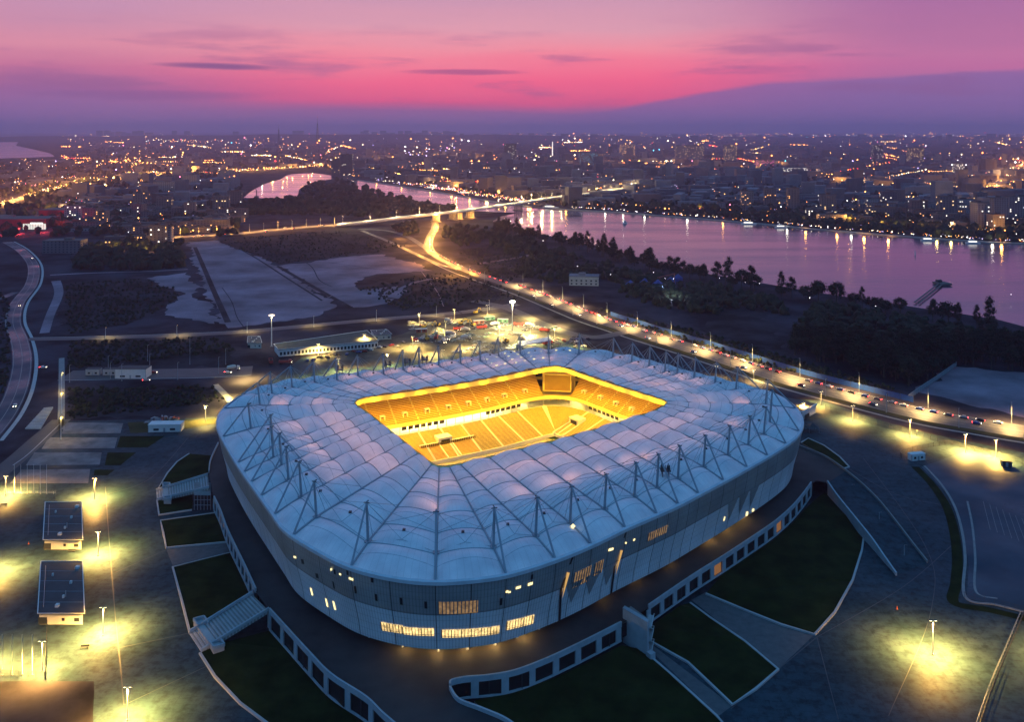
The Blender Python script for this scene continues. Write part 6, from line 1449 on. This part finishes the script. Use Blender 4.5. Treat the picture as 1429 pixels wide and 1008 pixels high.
# tall white illuminated column in the city
p = P(771, 222); wc = thing('lit_column', 'slim white illuminated column standing in the city', 'column', p); MB().tube([p, p + Vector((0, 0, 95))], [3.5, 2.2], 8).build('shaft', emis('column_light', (1, .85, .8), 1.6), wc); MB().box((p.x, p.y, 0), (20, 20, 8)).build('base', MAT['concrete'], wc)

# ---------------------------------------------------------------- lights of the city
LC = {'amber': (1, .45, .10), 'orange': (1, .28, .06), 'warm_white': (1, .78, .5), 'white': (1, .92, .95), 'pink': (1, .2, .35), 'violet': (.6, .45, 1), 'cyan': (.1, .7, 1), 'red': (1, .03, .03)}
lm = {k: MB() for k in LC}; lr = random.Random(99)
def light(x, y, c, s=1.0, z=None):
    z = lr.uniform(3, 16) if z is None else z; p = P(x, y, 0); d = p.y; lm[c].blob((p.x, p.y, z), s * d / F * lr.uniform(.32, .62))
def pick(): return lr.choices(list(LC), (34, 24, 16, 14, 5, 3, 1, 2))[0]
for k in range(2500):
    u = lr.random()
    if u < .62: x = lr.uniform(500, 1440); y = 186 + (fb(x) - 4 - 186) * lr.random() ** 1.35
    elif u < .92: x = lr.uniform(-5, 500); y = 187 + 75 * lr.random() ** 1.2
    else: x = lr.uniform(90, 335); y = lr.uniform(255, 328)
    if not free(x, y, 2): continue
    # clusters: keep more where a slow noise is high
    nz_ = math.sin(x * .031 + 1.3) + math.sin(x * .012 + y * .11) + math.sin(y * .19 + x * .021)
    if nz_ < -.5 and lr.random() < .75: continue
    light(x, y, pick(), lr.choice((.5, .6, .8, 1, 1, 1.9)) * (1.0 if y < 230 else .85), z=lr.uniform(2, 14) if y > 215 else lr.uniform(5, 60))
def line(px, n_, cs, s=1.0, jit=1.0, zz=8):
    pts = px; L_ = [math.dist(a, b) for a, b in zip(pts, pts[1:])]; T = sum(L_)
    for k in range(n_):
        t = T * lr.random(); i = 0
        while t > L_[i] and i < len(L_) - 1: t -= L_[i]; i += 1
        f = t / L_[i]; x = pts[i][0] + (pts[i + 1][0] - pts[i][0]) * f + lr.gauss(0, jit); y = pts[i][1] + (pts[i + 1][1] - pts[i][1]) * f + lr.gauss(0, jit * .5)
        light(x, y, lr.choice(cs), s * lr.uniform(.6, 1.25), z=lr.uniform(2, zz))
line([(0,287),(40,274),(80,263),(130,254),(190,247),(250,242),(330,239),(400,235),(470,231)], 260, ('orange', 'amber', 'amber', 'warm_white'), 1.0, .8)
for k in range(95):   # lamps strung along streets
    right = lr.random() < .66; x = lr.uniform(500, 1429) if right else lr.uniform(0, 480); y = lr.uniform(188, 290) if right else lr.uniform(189, 258)
    w = (y - 181) * lr.uniform(.5, 1.6); sl = lr.choice((-.05, .04, .02, .6, -.5, .3)); n_ = lr.randint(8, 26); cset = lr.choice((('orange', 'amber'), ('amber', 'amber', 'warm_white'), ('orange', 'orange', 'red'), ('warm_white', 'amber'), ('amber', 'orange')))
    for q in range(n_):
        xx, yy = x + w * q / n_ + lr.gauss(0, .5), y + w * sl * .4 * q / n_ + lr.gauss(0, .25)
        if yy > 186 and free(xx, yy, 3): light(xx, yy, lr.choice(cset), lr.choice((.7, .9, 1.2, 1.6)), z=8)
line([(0,268),(60,258),(110,250)], 50, ('orange', 'amber', 'pink'), .9, 4)
line([(90,197),(140,196),(200,196),(290,200)], 90, ('amber', 'warm_white', 'orange'), .9, 1.5, 30)
line([(150,226),(215,232)], 40, ('orange', 'amber'), 1.3, 5)
line([(455,215),(470,205),(486,202)], 30, ('warm_white', 'orange'), 1, 1.5)
line([(520,190),(640,192),(760,190),(900,193),(1100,190),(1429,192)], 260, ('amber', 'warm_white', 'white', 'orange'), .8, 2.5, 60)
line([(1363,276),(1385,266),(1400,252),(1418,236),(1429,228)], 120, ('orange', 'amber', 'red', 'warm_white'), 1.1, 2.0)
line([(1268,262),(1285,252)], 30, ('orange', 'amber'), 1.0, 1.5); line([(1290,323),(1320,321),(1355,324),(1400,329),(1429,331)], 130, ('amber', 'warm_white', 'orange'), .9, 2)
line([(1080,281),(1215,285)], 22, ('white',), 1.1, .4); line([(1085,276),(1135,277)], 8, ('white',), 1.1, .3)
line([(600,262),(640,268),(700,278),(745,285)], 230, ('amber', 'orange', 'white', 'pink', 'warm_white', 'orange'), .95, 3)
line([(520,252),(580,260),(640,266)], 60, ('warm_white', 'orange', 'violet'), .9, 2)
FBL = [(x, y - 2.2) for x, y in FAR_BANK if x >= 770]
line(FBL, 210, ('white', 'warm_white', 'amber', 'white', 'violet', 'orange'), .8, .9, 5); line([(x, y - 7) for x, y in FBL], 120, ('white', 'amber', 'orange', 'violet', 'pink'), .8, 3)
line([(560,215),(600,212),(640,205)], 20, ('warm_white', 'violet'), 1.4, 3)
for x, y, c, s in ((920,211,'cyan',3),(912,212,'cyan',2.4),(926,212,'white',2),(972,228,'pink',2.6),(978,228,'pink',2.6),(966,228,'pink',2.2),(992,229,'cyan',2),(1096,228,'cyan',2),(1180,228,'violet',2.4),(1190,228,'violet',2.2),(930,228,'warm_white',2.2),(937,228,'warm_white',2.2),(870,320,'white',1),(565,213,'white',2.4),(548,222,'orange',2.4),(471,235,'amber',3.2),(584,219,'violet',1.6),(1329,234,'white',2.6),(1348,234,'white',1.6),(1417,230,'white',2),(161,229,'orange',3),(195,228,'orange',3),(175,227,'amber',2.4),(162,241,'violet',2.2),(163,216,'violet',1.6)):
    light(x, y, c, s, z=12)
for x, y in ((766,334),(748,330),(815,345),(834,349),(758,342),(943,378),(962,384),(912,388),(940,397),(928,397),(985,384),(1004,396),(1060,404),(1100,412),(1130,425),(1222,437),(806,379),(852,391),(1411,420),(1040,402)):
    light(x, y, 'white', 1.0, z=6)
ld = {'amber': 11, 'orange': 13, 'warm_white': 10, 'white': 10, 'pink': 8, 'violet': 7, 'cyan': 5, 'red': 10}
for k, mb in lm.items():
    if mb.v: mb.build('city_lights', emis(k + '_city_light', LC[k], ld[k]), kind='stuff', label=f'scattered {k.replace("_", " ")} lights of the city at dusk', cat='city lights')
# real lamps on the far embankment that throw streaks on the water and warm the houses
for x, y, pw, c in ((1126,320,60,ORA),(1170,325,50,ORA),(1208,328,110,ORA),(1242,331,80,ORA),(1401,339.5,110,ORA),(1388,338,40,WHT),(1330,334,40,(1, .7, .2)),(1310,333,40,(1, .7, .2)),(1190,326,25,WHT),(1100,317,25,WHT),(1010,308.5,40,ORA),(960,304,30,WHT),(900,299.5,22,WHT),(870,297.5,22,WHT),(845,295.5,26,WHT),(790,292,60,ORA),(740,288,60,ORA),(705,284,60,ORA),(680,280,60,(1, .6, .3)),(655,276,60,ORA),(630,271.5,50,ORA),(600,266.5,40,ORA),(560,260,40,ORA),(525,255,40,ORA),(400,246,70,ORA),(380,250,50,(1, .6, .3)),(365,256,60,WHT),(430,243.5,60,ORA)):
    q = P(x, y, 0); q.y += 6; lamp_point(q + Vector((0, 0, 7)), pw * 110, c, 1.5, 'embankment_lamp')
for x, y, pw, c in ((1180,312,70,ORA),(1235,318,40,(1, .6, .1)),(1340,305,60,(1, .35, .2)),(1400,325,60,ORA),(870,268,60,ORA),(700,270,60,ORA),(660,262,50,ORA),(1390,262,70,ORA),(1400,250,70,ORA),(880,222,220,ORA),(470,236,180,ORA),(170,230,260,ORA),(195,230,260,ORA),(60,262,120,ORA),(110,253,120,ORA),(250,243,160,ORA),(1130,240,150,(1, .6, .3)),(560,240,140,(1, .5, .3)),(1000,250,90,ORA)):
    lamp_point(P(x, y, 0) + Vector((0, -18, 14)), pw * 900, c, 2.0, 'street_glow_lamp')

# the far highway: a lit orange road running across the left of the city
HW = PX([(-20,291),(0,286),(40,273.5),(80,262.5),(130,253.5),(190,246.5),(250,241.5),(330,238.5),(400,234.5),(475,230)]); HWC = spline(HW)
ribbon(HWC, 28, .2, 'road', MAT['court'], smooth=False)
for p, t in along(HWC, 62): lamp_point(p + Vector((0, 0, 14)), 260000, ORA, 1.0, 'highway_lamp')
for pts, sp, pw in (([(1345,292),(1363,276),(1385,266),(1400,252),(1418,236),(1429,228)], 110, 420000), ([(600,258),(640,264),(700,274),(750,282)], 70, 160000), ([(1290,323),(1330,321),(1390,328)], 60, 60000), ([(90,285),(60,300),(20,306)], 70, 120000), ([(520,222),(600,214),(690,222)], 160, 500000), ([(800,232),(900,226),(1000,236),(1100,228)], 180, 500000), ([(1150,250),(1260,262),(1340,258)], 130, 260000), ([(880,290),(1000,298),(1120,309),(1240,320)], 75, 40000)):
    c_ = spline(PX(pts)); ribbon(c_, 14, .15, 'street', MAT['road'], smooth=False)
    for p, t in along(c_, sp): lamp_point(p + Vector((lr.uniform(-9, 9), lr.uniform(-9, 9), 12)), pw * .5 * lr.uniform(.4, 1.5), lr.choice((ORA, ORA, (1, .55, .2))), 1.0, 'street_lamp_light')
# ---------------------------------------------------------------- boats and jetty
def boat(px, py, l, rz, label, lit=True):
    p = P(px, py, .1); b = thing('boat', label, 'boat', p); ca, sa = math.cos(rz), math.sin(rz); lo = lambda a, c, z: (p.x + a * ca - c * sa, p.y + a * sa + c * ca, z)
    w = l * .09; q = [lo(-l / 2, -w, 0), lo(l * .35, -w, 0), lo(l / 2, 0, 0), lo(l * .35, w, 0), lo(-l / 2, w, 0)]
    MB().prism([v[:2] for v in q], .1, 2.0).build('hull', MAT['white'], b); c = lo(-l * .05, 0, 0); MB().box((c[0], c[1], 2.0), (l * .6, w * 1.5, 2.3), rz).build('cabin', MAT['white'], b); c = lo(-l * .1, 0, 0); MB().box((c[0], c[1], 4.3), (l * .35, w * 1.2, 1.8), rz).build('bridge_deck', MAT['white'], b)
    c = lo(-l * .05, -w * .76, 0); MB().box((c[0], c[1], 2.6), (l * .56, .1, 1.0), rz).build('window', WLIT[2] if lit else MAT['glass'], b)
for a in ((648,270,34,-.35,'white river boat moored at the far quay'),(602,263,36,-.3,'white lit river boat at the far quay near the river bend',),(768,290,34,-.1,'small white boat moored under the far end of the bridge'),(1045,313,26,-.1,'bluish white boat moored at the far embankment'),(1295,336,20,-.1,'small boat moored left of the far right tower'),(1358,340,20,-.1,'small boat moored below the far right tower'),(1090,318,20,-.1,'low boat moored at the middle of the far embankment')): boat(*a)
boat(872, 312, 9, .2, 'tiny dark motor boat alone in mid river', False); boat(1277, 356, 6, 1.2, 'tiny dark buoy boat alone on the right part of the river', False)
A, B = P(1279, 425, 0), P(1312, 399, 0); jt = thing('jetty', 'long narrow jetty with a square platform reaching into the river', 'jetty', A); MAT['jetty'] = mat('jetty_deck', (.10, .09, .085), .9, .2, .4)
nn = (B - A).normalized(); sd_ = Vector((-nn.y, nn.x, 0))
for s in (-1.9, 1.9): ribbon([A + sd_ * s, B + sd_ * s], 1.5, 1.4, 'walkway', MAT['jetty'], parent=jt, h=.4, smooth=False)
MB().box((B.x + 5, B.y + 6, .6), (13, 14, 1.6), .1).build('platform', MAT['jetty'], jt)
MB().box((B.x + 3, B.y + 9, 2.2), (5, 4, 2.6), .1).build('hut', MAT['dark_steel'], jt)
for k in range(14): q = A.lerp(B, k / 13); MB().tube([q + Vector((0, 0, -1)), q + Vector((0, 0, 1.5))], .3, 5).build('pile', MAT['jetty'], jt)
# blue lit fairground by the wood: tents, a crane, pale floor
fair = PX([(880,401),(900,398),(918,400),(936,396),(946,392)])
for k, q in enumerate(fair):
    t = thing('tent', 'blue fairground tent beside the wood', 'tent', q, 'blue fairground tents'); r_ = 5.5
    cs_ = [(q.x + math.cos(a) * r_, q.y + math.sin(a) * r_, 3.2) for a in [j * math.pi / 3 for j in range(6)]]; m_ = MB(); [m_.face([cs_[j], cs_[(j + 1) % 6], (q.x, q.y, 7.5)]) for j in range(6)]; m_.build('tent_roof', MAT['blue'], t); m_ = MB(); [m_.face([(*cs_[j][:2], 0), (*cs_[(j + 1) % 6][:2], 0), cs_[(j + 1) % 6], cs_[j]]) for j in range(6)]; m_.build('tent_wall', MAT['blue'], t)
lamp_point(P(925, 400, 8), 9000, (.3, .5, 1), .5); lamp_point(P(940, 410, 7), 8000, (.8, .9, 1), .5)
sheet([(915,412),(945,408),(950,416),(925,422)], .08, 'fairground_floor', MAT['pale_conc'])
p = P(941, 402); cr_ = thing('crane', 'small red lit crane by the blue fairground tents', 'crane', p); MB().tube([p, p + Vector((0, 0, 15))], .4, 5).build('mast', MAT['container'], cr_); MB().tube([p + Vector((0, 0, 14.5)), p + Vector((-17, 2, 10))], .3, 5).build('jib', MAT['container'], cr_); MB().box((p.x, p.y, 0), (3, 3, 1)).build('base', MAT['concrete'], cr_)
# harbour crane silhouette
p = P(358, 276); cr_ = thing('harbour_crane', 'dark harbour crane against the shining basin', 'crane', p); MB().tube([p, p + Vector((0, 0, 18))], 1.2, 5).build('tower', MAT['dark_steel'], cr_); MB().tube([p + Vector((-6, 0, 14)), p + Vector((0, 0, 18)), p + Vector((-10, 0, 30))], .8, 5).build('jib', MAT['dark_steel'], cr_); MB().box((p.x, p.y, 0), (9, 9, 4)).build('base', MAT['dark_steel'], cr_)

# ================================================================ DUSK HAZE
hz = MB().prism([(-52000, -300), (52000, -300), (52000, 80000), (-52000, 80000)], -1.0, 460.0); hm = bpy.data.materials.new('haze'); hm.use_nodes = True
t = hm.node_tree; t.nodes.remove(t.nodes['Principled BSDF']); pv = t.nodes.new('ShaderNodeVolumePrincipled'); pv.inputs['Color'].default_value = (.86, .66, 1.0, 1); pv.inputs['Density'].default_value = 6.6e-5; pv.inputs['Anisotropy'].default_value = .4
t.links.new(pv.outputs[0], t.nodes['Material Output'].inputs['Volume'])
hz.build('haze', hm, kind='stuff', label='thin dusk haze over the whole city', cat='haze')
